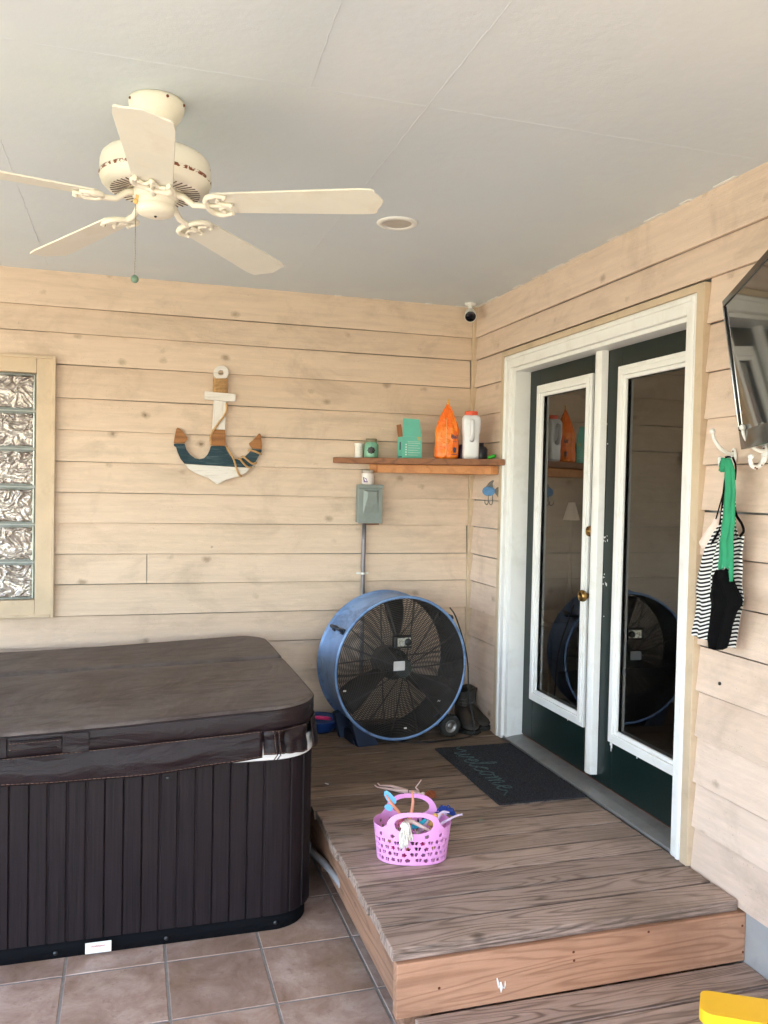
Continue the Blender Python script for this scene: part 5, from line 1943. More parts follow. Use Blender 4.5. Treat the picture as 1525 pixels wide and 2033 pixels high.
# ------------------------------------------------------------------ boots
boot_m = plain('black muddy boot', (.030, .025, .021, 1), .7, var=.4, nscale=16, bump=.5, dirt=lin((86, 70, 52)), dirt_amt=.4)
sole_m = plain('lug sole', (.012, .011, .010, 1), .8, var=.3, bump=.3)
lace_m = plain('grey lace', (.10, .09, .085, 1), .8)
def boot(x, y, ang, label, lean=0):
    t_ = thing('boot', label, 'boot', (x, y, DZ), 'pair of black boots by the door')
    f = Vector((math.sin(ang), -math.cos(ang), 0)); s = Vector((f.y, -f.x, 0)) * -1
    O = Vector((x, y, DZ))
    # rings from heel-sole up: shaft then the foot as a loft along its length
    m = MB()
    secs = []   # (forward pos, half width, bottom z, top z)
    for (fp_, hw, zb_, zt_) in ((-.085, .020, .02, .06), (-.075, .034, .018, .11), (-.05, .040, .018, .13), (-.01, .041, .018, .128), (.03, .042, .018, .110), (.065, .046, .018, .090), (.10, .050, .018, .076), (.135, .049, .018, .068), (.160, .038, .020, .056), (.172, .018, .024, .044)):
        secs.append([O + f * fp_ + s * (hw * math.cos(a) * (1.0 if math.sin(a) < .2 else .9)) + Vector((0, 0, (zb_ + zt_) / 2 + (zt_ - zb_) / 2 * math.sin(a))) for a in [2 * PI * k / 20 for k in range(20)]])
    n = 20
    m.add([p_ for r_ in secs for p_ in r_], [(k * n + i, k * n + (i + 1) % n, (k + 1) * n + (i + 1) % n, (k + 1) * n + i) for k in range(len(secs) - 1) for i in range(n)], True)
    m.f.append(list(range(n))); m.f.append([(len(secs) - 1) * n + i for i in range(n)][::-1])
    # shaft
    sh_ = []
    for (z_, a_, b_, o_) in ((.06, .046, .036, -.035), (.10, .050, .038, -.036), (.14, .050, .039, -.040), (.175, .053, .042, -.043), (.190, .057, .046, -.044), (.198, .054, .044, -.044), (.185, .047, .037, -.044), (.12, .042, .032, -.04)):
        sh_.append([O + f * (o_ + a_ * math.cos(a) + lean * z_) + s * (b_ * math.sin(a)) + Vector((0, 0, z_ + (.006 * math.sin(a * 3 + x * 90) if z_ > .17 else 0))) for a in [2 * PI * k / 24 for k in range(24)]])
    n2 = 24
    m.add([p_ for r_ in sh_ for p_ in r_], [(k * n2 + i, k * n2 + (i + 1) % n2, (k + 1) * n2 + (i + 1) % n2, (k + 1) * n2 + i) for k in range(len(sh_) - 1) for i in range(n2)], True)
    m.f.append([len(m.v) - n2 + i for i in range(n2)])
    m.build('upper', boot_m, t_, fixn=True)
    m = MB()
    outl = [(-.092, 0), (-.088, .026), (-.06, .040), (0, .040), (.05, .048), (.10, .055), (.15, .050), (.175, .030), (.182, 0)]
    P_ = [O + f * a + s * b + Vector((0, 0, .001)) for a, b in outl] + [O + f * a - s * b + Vector((0, 0, .001)) for a, b in outl[-2:0:-1]]
    m.prism(P_, (0, 0, .022))
    for k in range(9):
        for sg in (-1, 1):
            m.obox(O + f * (-.07 + k * .026) + s * (sg * (.046 if k > 4 else .038)), f * .014, s * (sg * .007), Vector((0, 0, .018)))
    m.build('sole', sole_m, t_, bevel=.003, fixn=True)
    m = MB()
    for k in range(6):
        z_, fo = .095 + k * .016, .022 - k * .005 + .004
        q = O + f * (fo + (.006 if k < 2 else 0)) + Vector((0, 0, z_ + .008))
        m.tube([q - s * .022 - f * .012, q + f * .002, q + s * .022 - f * .012 + Vector((0, 0, .012 if k % 2 else -.008))], .0028, 6)
    m.build('laces', lace_m, t_)
    t_.scale = (1.1, 1.1, 1.03)
boot(-.138, -.270, R(-6), 'nearer black lace-up boot beside the fan wheel')
boot(-.070, -.205, R(4), 'rear black boot tucked into the wall corner', .1)

# blue and pink toys behind the tub
bt_ = on(640, 1425, 'z', DZ + .03)
ty = thing('toy_tray', 'dark blue plastic toy tray on the deck between hot tub and drum fan', 'toy', (-.98, -.13, DZ))
m = MB()
m.lathe([(0, .004), (.075, .004), (.085, .0), (.10, .018), (.122, .060), (.128, .066), (.124, .068), (.116, .06), (.095, .022), (.07, .010), (0, .010)], (-.985, -.165, DZ + .001), n=36)
m.build('tray_body', plain('royal blue plastic', (.010, .045, .19, 1), .4), ty)
m = MB()
m.tube([(-1.02, -.20, DZ + .080), (-.99, -.235, DZ + .088), (-.945, -.225, DZ + .078), (-.915, -.19, DZ + .064)], [.010, .011, .010, .008], 10)
m.build('pink_shovel', plain('hot pink plastic', (.75, .03, .17, 1), .35), label='hot pink plastic shovel lying across the dark blue tray', cat='toy')

# ------------------------------------------------------------------ fish hook ornament on the side wall
fh = thing('fish_hook_rack', 'small blue fish shaped wall hook on the siding under the shelf', 'wall hook', (-.06, -.45, 1.66))
FYP = -.452
def fw_(px, py, dx=0): return on(px, py, 'y', FYP)
c = fw_(971, 975)
m = MB()
P_ = [c + Vector((math.cos(a) * .038, 0, math.sin(a) * .028)) for a in [2 * PI * k / 28 for k in range(28)]]
m.prism(P_, (0, .008, 0))
m.build('fish_body', plain('chalky blue paint', (.10, .24, .46, 1), .6, var=.2, nscale=40), fh, bevel=.003, fixn=True)
gm = plain('grey tin', lin((120, 116, 112)), .5, .4, var=.25)
m = MB()
P_ = [c + Vector((a, 0, b)) for a, b in ((-.018, .024), (.004, .052), (.022, .062), (.030, .060), (.022, .044), (.026, .020))]
m.prism(P_, (0, .005, 0))
m.build('dorsal_fin', gm, fh, fixn=True)
m = MB()
P_ = [c + Vector((a, 0, b)) for a, b in ((.034, .006), (.050, .022), (.066, .026), (.070, .016), (.064, .0), (.072, -.030), (.064, -.040), (.048, -.022), (.034, -.006))]
m.prism(P_, (0, .005, 0))
m.build('tail_fin', gm, fh, fixn=True)
for yo in (-.004, .022):
    m = MB()
    q = c + Vector((yo, 0, -.022))
    m.tube(catmull([tuple(q + Vector(v_)) for v_ in ((0, 0, 0), (0, -.002, -.03), (-.004, -.006, -.048), (-.016, -.012, -.054), (-.026, -.016, -.044), (-.027, -.018, -.030))], 5), .0028, 8)
    m.build('hook', gm, fh)

# ------------------------------------------------------------------ coat hooks
def coat_hook(y, z, label):
    t_ = thing('coat_hook', label, 'coat hook', (-.02, y, z), 'white iron coat hooks on the side wall')
    X0 = -.022
    m = MB()
    P_ = [Vector((X0, y + .013 * math.cos(a), z + .030 * math.sin(a))) for a in [2 * PI * k / 24 for k in range(24)]]
    m.prism(P_, (-.006, 0, 0))
    m.build('base_plate', M['white_paint'], t_, bevel=.002, fixn=True)
    m = MB()
    up_ = catmull([(X0 - .004, y, z + .010), (X0 - .030, y, z + .012), (X0 - .062, y, z + .030), (X0 - .085, y, z + .058), (X0 - .092, y, z + .080)], 6)
    m.tube(up_, [.0075 - .0022 * min(1, i / len(up_)) for i in range(len(up_))], 10)
    m.ball((X0 - .093, y, z + .084), .0105, 12, 8)
    m.build('upper_prong', M['white_paint'], t_)
    m = MB()
    lo_ = catmull([(X0 - .004, y, z - .008), (X0 - .012, y, z - .030), (X0 - .030, y, z - .044), (X0 - .050, y, z - .040), (X0 - .058, y, z - .024), (X0 - .057, y, z - .014)], 6)
    m.tube(lo_, [.0085 - .002 * min(1, i / len(lo_)) for i in range(len(lo_))], 10)
    m.ball((X0 - .057, y, z - .010), .0095, 12, 8)
    m.build('lower_prong', M['white_paint'], t_)
    m = MB()
    for a, b in ((0, -.017), (0, .018)):
        m.ball((X0 - .0065, y + a, z + b), .0035, 8, 6)
    for a, b in ((-.018, -.037), (-.036, -.049), (-.043, -.046)):
        m.ball((X0 + a, y - .006, z + b), (.004, .003, .003), 8, 6)
    build_each(m, 'rust_spot', M['rust'], t_)
HK1 = (-2.372, 1.828)
HK2 = (-2.520, 1.832)
coat_hook(HK1[0], HK1[1], 'white iron coat hook holding the striped top and black swimsuit')
coat_hook(HK2[0], HK2[1], 'empty white iron coat hook with chipped paint under the television')

# ------------------------------------------------------------------ clothes on the hook
def cl(x, y, X=-.075):
    k = 185 / 836.0
    return on(1340 + x * k, 860 + y * k, 'x', X)
def drape(name, rows, mat, parent, X, folds, amp, nx=60, sub_rows=8, th=.002, seed=0, vlen=1.0, **kw):
    """hanging cloth: rows of (left, right, y) in measured units; vertical folds of depth amp"""
    m = MB()
    R_ = []
    rows = [r_ if len(r_) == 4 else (r_[0], r_[1], r_[2], r_[2]) for r_ in rows]
    for i in range(len(rows) - 1):
        for k in range(sub_rows):
            t_ = k / sub_rows
            t_ = t_ * t_ * (3 - 2 * t_) if False else t_
            R_.append(tuple(rows[i][q] * (1 - t_) + rows[i + 1][q] * t_ for q in range(len(rows[i]))))
    R_.append(rows[-1])
    vv, uv = [], []
    for j, r_ in enumerate(R_):
        l_, rt_, yl_ = r_[0], r_[1], r_[2]
        yr_ = r_[3] if len(r_) > 3 else yl_
        for i in range(nx + 1):
            u = i / nx
            x = l_ + (rt_ - l_) * u
            y = yl_ + (yr_ - yl_) * u
            p_ = cl(x, y, X)
            ed = math.sin(PI * u) ** .5
            g_ = (j / len(R_))
            d = amp * ed * (math.sin(u * folds * 2 * PI + seed + 1.2 * math.sin(g_ * 3 + seed)) + .6 * math.sin(u * folds * 4.3 + 2 * seed + g_ * 4)) + .004 * mathutils.noise.noise(Vector((u * 6, g_ * 10, seed)))
            p_.x += d - .010 * ed
            vv.append(p_)
            uv.append((u, (y + 11 * math.sin(u * folds * 2 * PI + seed + 1.2 * math.sin(g_ * 3 + seed)) * ed * min(1, amp / .008)) / 1000.0))
    n = nx + 1
    m.add(vv, [(j * n + i, (j + 1) * n + i, (j + 1) * n + i + 1, j * n + i + 1) for j in range(len(R_) - 1) for i in range(nx)], True)
    m.uv = uv
    return m.build(name, mat, parent, solid=th, **kw)
def stripe_mat():
    t = NT('black and white striped knit', .8, 0, .2)
    uvn = t.n('ShaderNodeTexCoord').outputs['UV']
    s = t.sep(uvn)
    w_ = t.math('ADD', s[1], t.math('MULTIPLY', t.noise(2, 3, .5, uvn), .010))
    st = t.math('GREATER_THAN', t.math('FRACT', t.math('MULTIPLY', w_, 28.5)), .50)
    t.color(t.mix(st, (.004, .004, .006, 1), (.78, .78, .78, 1)))
    return t.m
ST = stripe_mat()
blk = plain('black swim fabric', (.0022, .0022, .0028, 1), .9, var=.3, nscale=8, bump=.15, spec=.12)
grn = plain('green jersey', (.018, .27, .13, 1), .75, var=.12, nscale=14, bump=.15)
pnk = plain('pale pink lining', (.80, .66, .60, 1), .8, var=.05)
hy = (-.06, HK1[0], HK1[1])
top = thing('striped_swim_top', 'black and white striped sleeveless top hanging from the left coat hook', 'top', (-.07, HK1[0], 1.2))
drape('body', [(425, 540, 810), (330, 575, 930), (262, 628, 1055, 920), (240, 605, 1140, 1060), (205, 612, 1290, 1180), (190, 600, 1440, 1340), (197, 620, 1560, 1500), (170, 585, 1690, 1640), (152, 545, 1812, 1930)], ST, top, -.064, 3.2, .011, nx=80, seed=1.0)
drape('gathered_strap', [(455, 500, 205), (475, 515, 260), (478, 510, 330), (470, 540, 520), (420, 545, 700), (425, 545, 815)], ST, top, -.080, 1, .003, nx=16, seed=.4)
m = MB()
def strap(P_, w_, X, name, mat, par, th=.0025):
    q = catmull([tuple(cl(a, b, X)) for a, b in P_], 6)
    m = MB()
    vv = []
    for i, p_ in enumerate(q):
        t_ = (q[min(i + 1, len(q) - 1)] - q[max(0, i - 1)]).normalized()
        s = t_.cross(Vector((1, 0, 0))).normalized()
        vv += [p_ + s * w_, p_ + Vector((-.002, 0, 0)), p_ - s * w_]
    m.add(vv, [(i * 3 + k, (i + 1) * 3 + k, (i + 1) * 3 + k + 1, i * 3 + k + 1) for i in range(len(q) - 1) for k in (0, 1)], True)
    return m.build(name, mat, par, solid=th)
strap([(468, 330), (450, 450), (430, 640), (405, 830), (355, 945), (285, 1045)], .0050, -.074, 'armhole_binding', blk, top, .004)
strap([(452, 470), (415, 610), (370, 770)], .0022, -.070, 'armhole_binding', blk, top, .003)
strap([(520, 215), (548, 300), (540, 420)], .0035, -.066, 'armhole_binding', blk, top)
strap([(530, 560), (548, 720), (600, 810), (618, 880), (585, 925)], .0042, -.078, 'armhole_binding', blk, top, .004)
drape('lining', [(400, 412, 728), (335, 400, 815, 830), (250, 370, 920, 930), (216, 300, 975, 1020), (262, 285, 1010, 1040)], pnk, top, -.058, 1.4, .003, nx=16, seed=2.2)
sw = thing('black_swimsuit', 'crumpled black swimsuit hanging on a long green strap in front of the striped top', 'swimsuit', (-.09, HK1[0], 1.16))
drape('body', [(375, 500, 1225), (335, 530, 1290, 1300), (328, 562, 1380, 1390), (318, 600, 1450, 1470), (328, 612, 1540, 1530), (318, 560, 1640, 1600), (305, 520, 1740, 1730), (298, 498, 1850, 1840), (320, 470, 1925, 1925), (380, 430, 1942, 1942)], blk, sw, -.092, 2.1, .010, nx=50, seed=3.1)
drape('green_strap', [(455, 500, 225), (450, 540, 330), (465, 543, 430), (450, 545, 600), (432, 540, 800), (405, 525, 950), (400, 528, 1100), (398, 490, 1225, 1210)], grn, sw, -.098, 1.5, .004, nx=26, seed=.9)
drape('strap_tail', [(505, 527, 1000), (498, 527, 1150), (495, 526, 1240), (508, 524, 1330)], grn, sw, -.094, .7, .002, nx=8)
drape('strap_loop', [(420, 470, 222), (402, 480, 270), (400, 470, 335), (425, 465, 350)], grn, sw, -.086, .8, .003, nx=12, seed=.3)
m = MB()
c = cl(432, 1208, -.106)
m.tube([c + Vector((0, math.cos(a) * .008, math.sin(a) * .006)) for a in [2 * PI * k / 16 for k in range(16)]], .0018, 6, closed=True)
m.build('ring', M['steel'], sw)

# ------------------------------------------------------------------ television
tilt = R(8.6)
nh = Vector((-.880, .475, 0)).normalized()
te = Vector((-nh.y, nh.x, 0))
if te.y > 0: te = -te
tu = nh * math.sin(tilt) + Vector((0, 0, math.cos(tilt)))
tn_ = nh * math.cos(tilt) - Vector((0, 0, math.sin(tilt)))
TB = CAM + ray(1471, 893) * 2.84
TVW, TVH = .90, .505
tv = thing('television', 'black flat screen television on a wall arm at the right edge, tilted downward', 'television', TB + te * TVW / 2)
gloss = plain('piano black', (.006, .006, .007, 1), .12, var=.1, bump=0, spec=.16)
silver = plain('chrome strip', (.55, .54, .56, 1), .12, 1, var=.1, bump=0)
m = MB()
bt2, bs, btp = .062, .020, .022
m.obox(TB - tn_ * .045, te * TVW, tu * bt2, tn_ * .045)
m.obox(TB + tu * (TVH - btp) - tn_ * .045, te * TVW, tu * btp, tn_ * .045)
m.obox(TB + tu * bt2 - tn_ * .045, te * bs, tu * (TVH - btp - bt2), tn_ * .045)
m.obox(TB + tu * bt2 + te * (TVW - bs) - tn_ * .045, te * bs, tu * (TVH - btp - bt2), tn_ * .045)
m.build('bezel', gloss, tv, bevel=.003)
m = MB()
m.obox(TB + tu * bt2 + te * bs - tn_ * .012, te * (TVW - 2 * bs), tu * (TVH - btp - bt2), tn_ * .008)
scr = NT('dark screen glass', .06, 0, .30)
scr.color((.004, .005, .007, 1))
scr.b.inputs['Coat Weight'].default_value = 0.15
scr.b.inputs['Coat Roughness'].default_value = .02
m.build('screen', scr.m, tv)
m = MB()
m.obox(TB + tu * bt2 + te * (bs - .006) + tn_ * .0005, te * .005, tu * (TVH - btp - bt2), tn_ * .003)
m.build('chrome_strip', silver, tv)
m = MB()
m.obox(TB + te * .12 + tu * .09 - tn_ * .085, te * (TVW - .24), tu * .32, tn_ * .040)
m.build('rear_case', M['black'], tv, bevel=.01)
mc_ = TB + te * TVW / 2 + tu * TVH / 2 - tn_ * .085
m = MB()
m.tube([mc_, Vector((-.12, mc_.y + .0, mc_.z)), Vector((-.024, mc_.y + .02, mc_.z))], .018, 10)
m.box(-.034, -.022, mc_.y - .06, mc_.y + .10, mc_.z - .11, mc_.z + .11)
m.build('wall_arm', M['black'], tv)

# ------------------------------------------------------------------ pink basket and dolls
BCt = Vector((-.997, -1.860, DZ))
bk = thing('toy_basket', 'pink oval plastic basket with flower and butterfly cutouts full of dolls', 'basket', BCt)
pinkm = plain('pink plastic', (.80, .36, .73, 1), .38, var=.03, bump=.02)
ba = R(-15)
bx_, by_ = Vector((math.cos(ba), math.sin(ba), 0)), Vector((-math.sin(ba), math.cos(ba), 0))
BH = .132
def bpt(a, h):
    """a angle round the oval, h height"""
    s = min(h / BH, 1.0)
    wx = .129 + .015 * s
    wy = .086 + .011 * s
    e = .86
    ca_, sa_ = math.cos(a), math.sin(a)
    x = abs(ca_) ** e * (1 if ca_ > 0 else -1) * wx
    y = abs(sa_) ** e * (1 if sa_ > 0 else -1) * wy
    return BCt + bx_ * x + by_ * y + Vector((0, 0, h + .002))
def shape_hole(dx, dy, kind, rot):
    r = math.hypot(dx, dy); th = math.atan2(dy, dx)
    if kind == 0:   # five petals
        return r < .0052 + .0034 * abs(math.cos(2.5 * (th + rot)))
    # butterfly
    ax_, ay_ = abs(dx), dy
    return (math.hypot(ax_ - .0050, ay_ - .0028) < .0042) or (math.hypot(ax_ - .0040, ay_ + .0036) < .0032)
random.seed(8)
holes = []
for row in range(5):
    h = .018 + row * .0222
    n = 30
    for i in range(n):
        a = 2 * PI * (i + .5 * (row % 2)) / n + random.uniform(-.02, .02)
        kind = (i + row) % 2
        if row == 4 and i % 2: continue
        holes.append((a, h + random.uniform(-.002, .002), kind, random.uniform(0, 2)))
NA, NH = 620, 120
HT = .200
def ang_len(a): return .122      # metres per radian on average round the oval
handle_c = [PI / 2, -PI / 2]
def face_state(a, h, holes):
    """0 gone, 1 wall, 2/3 handle"""
    if h <= BH:
        for (ha, hh, kd, ro) in holes:
            da = (a - ha + PI) % (2 * PI) - PI
            if abs(da) < .13 and abs(h - hh) < .012:
                if shape_hole(da * ang_len(a), h - hh, kd, ro): return 0
        # lower part of grip holes dips a little under the rim
        for hc in handle_c:
            da = (a - hc + PI) % (2 * PI) - PI
            u = da / .46; v = (h - .152) / .032
            if u * u + v * v < 1: return 0
        return 1
    for q, hc in enumerate(handle_c):
        da = (a - hc + PI) % (2 * PI) - PI
        x = abs(da)
        topz = BH + (HT - BH) * math.sqrt(max(0, 1 - (x / .72) ** 2.3)) if x < .72 else BH
        fl_ = BH + .016 * max(0, 1 - ((x - .72) / .22)) ** 2 if .72 <= x < .94 else BH
        if h < max(topz, fl_):
            u = da / .46; v = (h - .152) / .032
            if u * u + v * v < 1: return 0
            return 2 + q
    return 0
grid = {}
wallm, hm = MB(), [MB(), MB()]
import bisect
maps = [dict(), dict(), dict()]
mbs = [wallm, hm[0], hm[1]]
holes_sorted = holes
for ia in range(NA):
    a0, a1 = 2 * PI * ia / NA, 2 * PI * (ia + 1) / NA
    am = (a0 + a1) / 2
    near = [hh for hh in holes if abs((am - hh[0] + PI) % (2 * PI) - PI) < .13]
    for ih in range(NH):
        h0, h1 = HT * ih / NH, HT * (ih + 1) / NH
        hmid = (h0 + h1) / 2
        st = face_state(am, hmid, near)
        if not st: continue
        q = st - 1
        idx = []
        for (i_, j_) in ((ia, ih), ((ia + 1) % NA, ih), ((ia + 1) % NA, ih + 1), (ia, ih + 1)):
            if (i_, j_) not in maps[q]:
                maps[q][(i_, j_)] = len(mbs[q].v)
                mbs[q].v.append(bpt(2 * PI * i_ / NA, HT * j_ / NH))
            idx.append(maps[q][(i_, j_)])
        mbs[q].sm.add(len(mbs[q].f))
        mbs[q].f.append(idx)
bw_ = wallm.build('basket_wall', pinkm, bk, solid=.0028)
for h_ in hm:
    h_.build('handle', pinkm, bk, solid=.0032)
m = MB()
m.prism([bpt(2 * PI * k / 60, .001) for k in range(60)], (0, 0, .003))
m.build('basket_floor', pinkm, bk, fixn=True)
m = MB()
def top_at(a):
    return BH
for seg_ in ((PI / 2 + .95, 3 * PI / 2 - .95), (-PI / 2 + .95, PI / 2 - .95)):
    m.tube([bpt(seg_[0] + (seg_[1] - seg_[0]) * k / 30, BH) for k in range(31)], .0024, 6)
build_each(m, 'rolled_rim', pinkm, bk)

def bl_(x, y, z): return BCt + bx_ * x + by_ * y + Vector((0, 0, z))
skin_a = plain('tan doll vinyl', lin((222, 150, 122)), .38, var=.03, bump=0)
skin_b = plain('pale doll vinyl', lin((224, 196, 190)), .38, var=.03, bump=0)
skin_c = plain('lilac doll vinyl', lin((206, 186, 212)), .38, var=.03, bump=0)
def hair(name, mat, parent, root, ends, n=26, r=.0016, spread=.012, seed=1):
    random.seed(seed)
    m = MB()
    for i in range(n):
        a = root + Vector((random.gauss(0, .4), random.gauss(0, .4), random.gauss(0, .4))) * spread
        e = ends[i % len(ends)] + Vector((random.gauss(0, 1), random.gauss(0, 1), random.gauss(0, .6))) * spread * .5
        mid = (a + e) / 2 + Vector((random.gauss(0, 1), random.gauss(0, 1), abs(random.gauss(0, 1)))) * spread * .6
        m.tube(catmull([tuple(a), tuple(mid), tuple(e)], 5), [r * 1.6] * 5 + [r * 1.2] * 4 + [r * .6] * 2, 5)
    return m.build(name, mat, parent)
def doll_body(name, mat, parent, O, X, Y, Z, pose, S=.29):
    """O pelvis; X toward the head, Y to the doll's left, Z out of its chest; pose gives limb joints in units of S"""
    J = {'pel': (0, 0, 0), 'wai': (.10, 0, .0), 'che': (.19, 0, .012), 'nek': (.265, 0, 0), 'nk2': (.30, 0, .0), 'hd0': (.335, 0, .008), 'hd1': (.375, 0, .006),
         'sl': (.245, .062, 0), 'sr': (.245, -.062, 0), 'hl': (-.03, .035, 0), 'hr': (-.03, -.035, 0)}
    J.update(pose)
    V, Ed, Rd, ix = [], [], [], {}
    rad = {'pel': (.046, .032), 'wai': (.028, .024), 'che': (.045, .032), 'nek': (.018, .016), 'nk2': (.014, .014), 'hd0': (.030, .034), 'hd1': (.034, .038), 'sl': .018, 'sr': .018, 'el': .013, 'er': .013, 'wl': .009, 'wr': .009, 'fl_': .010, 'fr_': .010,
           'hl': .036, 'hr': .036, 'kl': .022, 'kr': .022, 'al': .011, 'ar': .011, 'tl': .010, 'tr': .010, 'cl_': .021, 'cr_': .021}
    J.setdefault('cl_', tuple(J['kl'][i] * .66 + J['al'][i] * .34 for i in range(3)))
    J.setdefault('cr_', tuple(J['kr'][i] * .66 + J['ar'][i] * .34 for i in range(3)))
    for k_, p_ in J.items():
        ix[k_] = len(V)
        V.append(O + (X * p_[0] + Y * p_[1] + Z * p_[2]) * S)
        r_ = rad[k_]
        Rd.append(tuple(q * S for q in r_) if isinstance(r_, tuple) else (r_ * S, r_ * S))
    E_ = [('pel', 'wai'), ('wai', 'che'), ('che', 'nek'), ('nek', 'nk2'), ('nk2', 'hd0'), ('hd0', 'hd1'), ('che', 'sl'), ('che', 'sr'), ('sl', 'el'), ('sr', 'er'), ('el', 'wl'), ('er', 'wr'), ('wl', 'fl_'), ('wr', 'fr_'),
          ('pel', 'hl'), ('pel', 'hr'), ('hl', 'kl'), ('hr', 'kr'), ('kl', 'cl_'), ('kr', 'cr_'), ('cl_', 'al'), ('cr_', 'ar'), ('al', 'tl'), ('ar', 'tr')]
    for a, b in E_: Ed.append((ix[a], ix[b]))
    return skin(name, mat, parent, V, Ed, Rd), V, ix
# doll 1: lying on the deck, head to the right, feet to the left
pL, pR_ = on(745, 1557, 'z', DZ + .018), on(846, 1574, 'z', DZ + .02)
dX = (pR_ - pL); dlen = dX.length; dX.normalize()
dY = Vector((-dX.y, dX.x, 0)); dZ_ = Vector((0, 0, 1))
S1 = dlen / .94
d1 = thing('doll', 'bare red haired doll lying on the deck behind the pink basket', 'doll', (pL + pR_) / 2)
O1 = pL + dX * (.55 * S1)
O1.z = DZ + .033 * S1 / .29 * .29 + .006
O1.z = DZ + .012
b1, V1, ix1 = doll_body('body', skin_b, d1, O1, dX, dY, dZ_, {'el': (.16, .10, .05), 'wl': (.22, .14, .14), 'fl_': (.24, .16, .18), 'er': (.12, -.10, .0), 'wr': (.02, -.10, .01), 'fr_': (-.03, -.10, .01),
    'kl': (-.27, .045, .03), 'kr': (-.27, -.035, .0), 'al': (-.48, .05, .0), 'ar': (-.49, -.045, .0), 'tl': (-.53, .05, .04), 'tr': (-.545, -.04, .03)}, S1)
hd = V1[ix1['hd1']]
hair('hair', plain('copper hair', (.34, .085, .025, 1), .5), d1, hd + dX * .010, [hd + dX * .042 + dY * .01, hd + dX * .05 - dY * .02, hd + dX * .03 - dY * .03], 30, .002, .014, 4)
m = MB()
for sg in (-1, 1):
    m.ball(hd + dZ_ * .0105 + dY * (sg * .0042) - dX * .004, (.0014, .0014, .0010), 8, 6)
build_each(m, 'eye', M['black'], b1)
MB().ball(hd + dZ_ * .012 - dX * .009, (.0012, .0022, .0008), 8, 6).build('mouth', plain('red lips', (.5, .05, .06, 1), .4), b1)
m = MB()
wv = V1[ix1['wai']] - dX * .004
m.tube([wv + dY * (math.cos(a) * .0105) + dZ_ * (math.sin(a) * .0090) for a in [2 * PI * k / 18 for k in range(18)]], .0016, 6, closed=True)
m.build('black_belt', M['black'], d1)
# doll 2: upside down in the basket, tan legs up
d2 = thing('doll', 'tan doll upside down in the basket with both legs in the air', 'doll', bl_(-.05, 0, .06))
tl_ = on(707 + 60 * 0 + 62, 1585, 'y', -1.87)
footL = on_plane(769, 1582, BCt, (0, 1, 0)); footR = on_plane(819, 1574, BCt + Vector((0, .02, 0)), (0, 1, 0))
O2 = bl_(-.028, .005, .105)
V = [bl_(-.01, .0, .03), bl_(-.02, 0, .075), O2, O2 + Vector((-.012, 0, .008)), on_plane(792, 1612, BCt, (0, 1, 0)), on_plane(779, 1597, BCt, (0, 1, 0)), footL, footL + Vector((-.006, -.006, .010)),
     O2 + Vector((.014, 0, .008)), on_plane(818, 1608, BCt + Vector((0, .01, 0)), (0, 1, 0)), on_plane(820, 1592, BCt + Vector((0, .02, 0)), (0, 1, 0)), footR, footR + Vector((.001, -.006, .012))]
E2 = [(0, 1), (1, 2), (2, 3), (3, 4), (4, 5), (5, 6), (6, 7), (2, 8), (8, 9), (9, 10), (10, 11), (11, 12)]
skin('body', skin_a, d2, V, E2, [.012, .010, .012, .0100, .0068, .0062, .0036, .0028, .0100, .0072, .0068, .0036, .0028])
wing = plain('light blue translucent plastic', (.16, .48, .78, 1), .25, bump=0)
m = MB()
fc_ = footL + Vector((.010, .014, -.012))
def lobes(c_, pts):
    P_ = [c_ + bx_ * a + Vector((0, 0, b)) for a, b in pts]
    m.prism(P_, by_ * .0025)
lobes(fc_, [(.018, -.03), (-.004, -.012), (-.018, .012), (-.017, .026), (-.008, .030), (.006, .020), (.024, .002), (.03, -.014)])
lobes(fc_, [(.012, -.050), (-.008, -.044), (-.016, -.034), (-.012, -.024), (.004, -.022), (.018, -.032)])
m.build('fairy_wings', wing, label='light blue plastic fairy wings standing at the back left of the basket', cat='toy', fixn=True, bevel=.0008)
# doll 3: blue hair, pale limbs sticking out to the right
d3 = thing('doll', 'pale doll with bright blue hair leaning out over the right rim of the basket', 'doll', bl_(.07, .03, .13))
h3 = on_plane(884, 1615, BCt + Vector((0, .035, 0)), (0, 1, 0))
sh3 = on_plane(868, 1622, BCt + Vector((0, .02, 0)), (0, 1, 0))
V = [bl_(.03, .02, .08), bl_(.05, .02, .118), sh3, (sh3 + h3) / 2 + Vector((0, 0, .002)), h3, h3 + Vector((.006, 0, .004)),
     on_plane(880, 1611, BCt, (0, 1, 0)), on_plane(893, 1613, BCt - Vector((0, .015, 0)), (0, 1, 0)),
     on_plane(862, 1645, BCt - Vector((0, .03, 0)), (0, 1, 0)), on_plane(882, 1632, BCt - Vector((0, .03, 0)), (0, 1, 0)), on_plane(900, 1622, BCt - Vector((0, .03, 0)), (0, 1, 0)), on_plane(914, 1617, BCt - Vector((0, .03, 0)), (0, 1, 0))]
skin('body', skin_c, d3, V, [(0, 1), (1, 2), (2, 3), (3, 4), (4, 5), (2, 6), (6, 7), (2, 8), (8, 9), (9, 10), (10, 11)], [.012, .010, .011, .006, .011, .010, .0048, .0034, .0075, .0060, .0042, .0044])
m = MB()
hb_ = V[11]
for k in range(4):
    dq = Vector((.008, -.001, -.004 + k * .0028))
    m.tube([hb_, hb_ + dq * .6, hb_ + dq * 1.1 + Vector((0, 0, -.001))], [.0016, .0013, .0009], 5)
m.tube([hb_, hb_ + Vector((.002, -.001, -.006))], [.0016, .001], 5)
m.build('fingers', skin_c, d3)
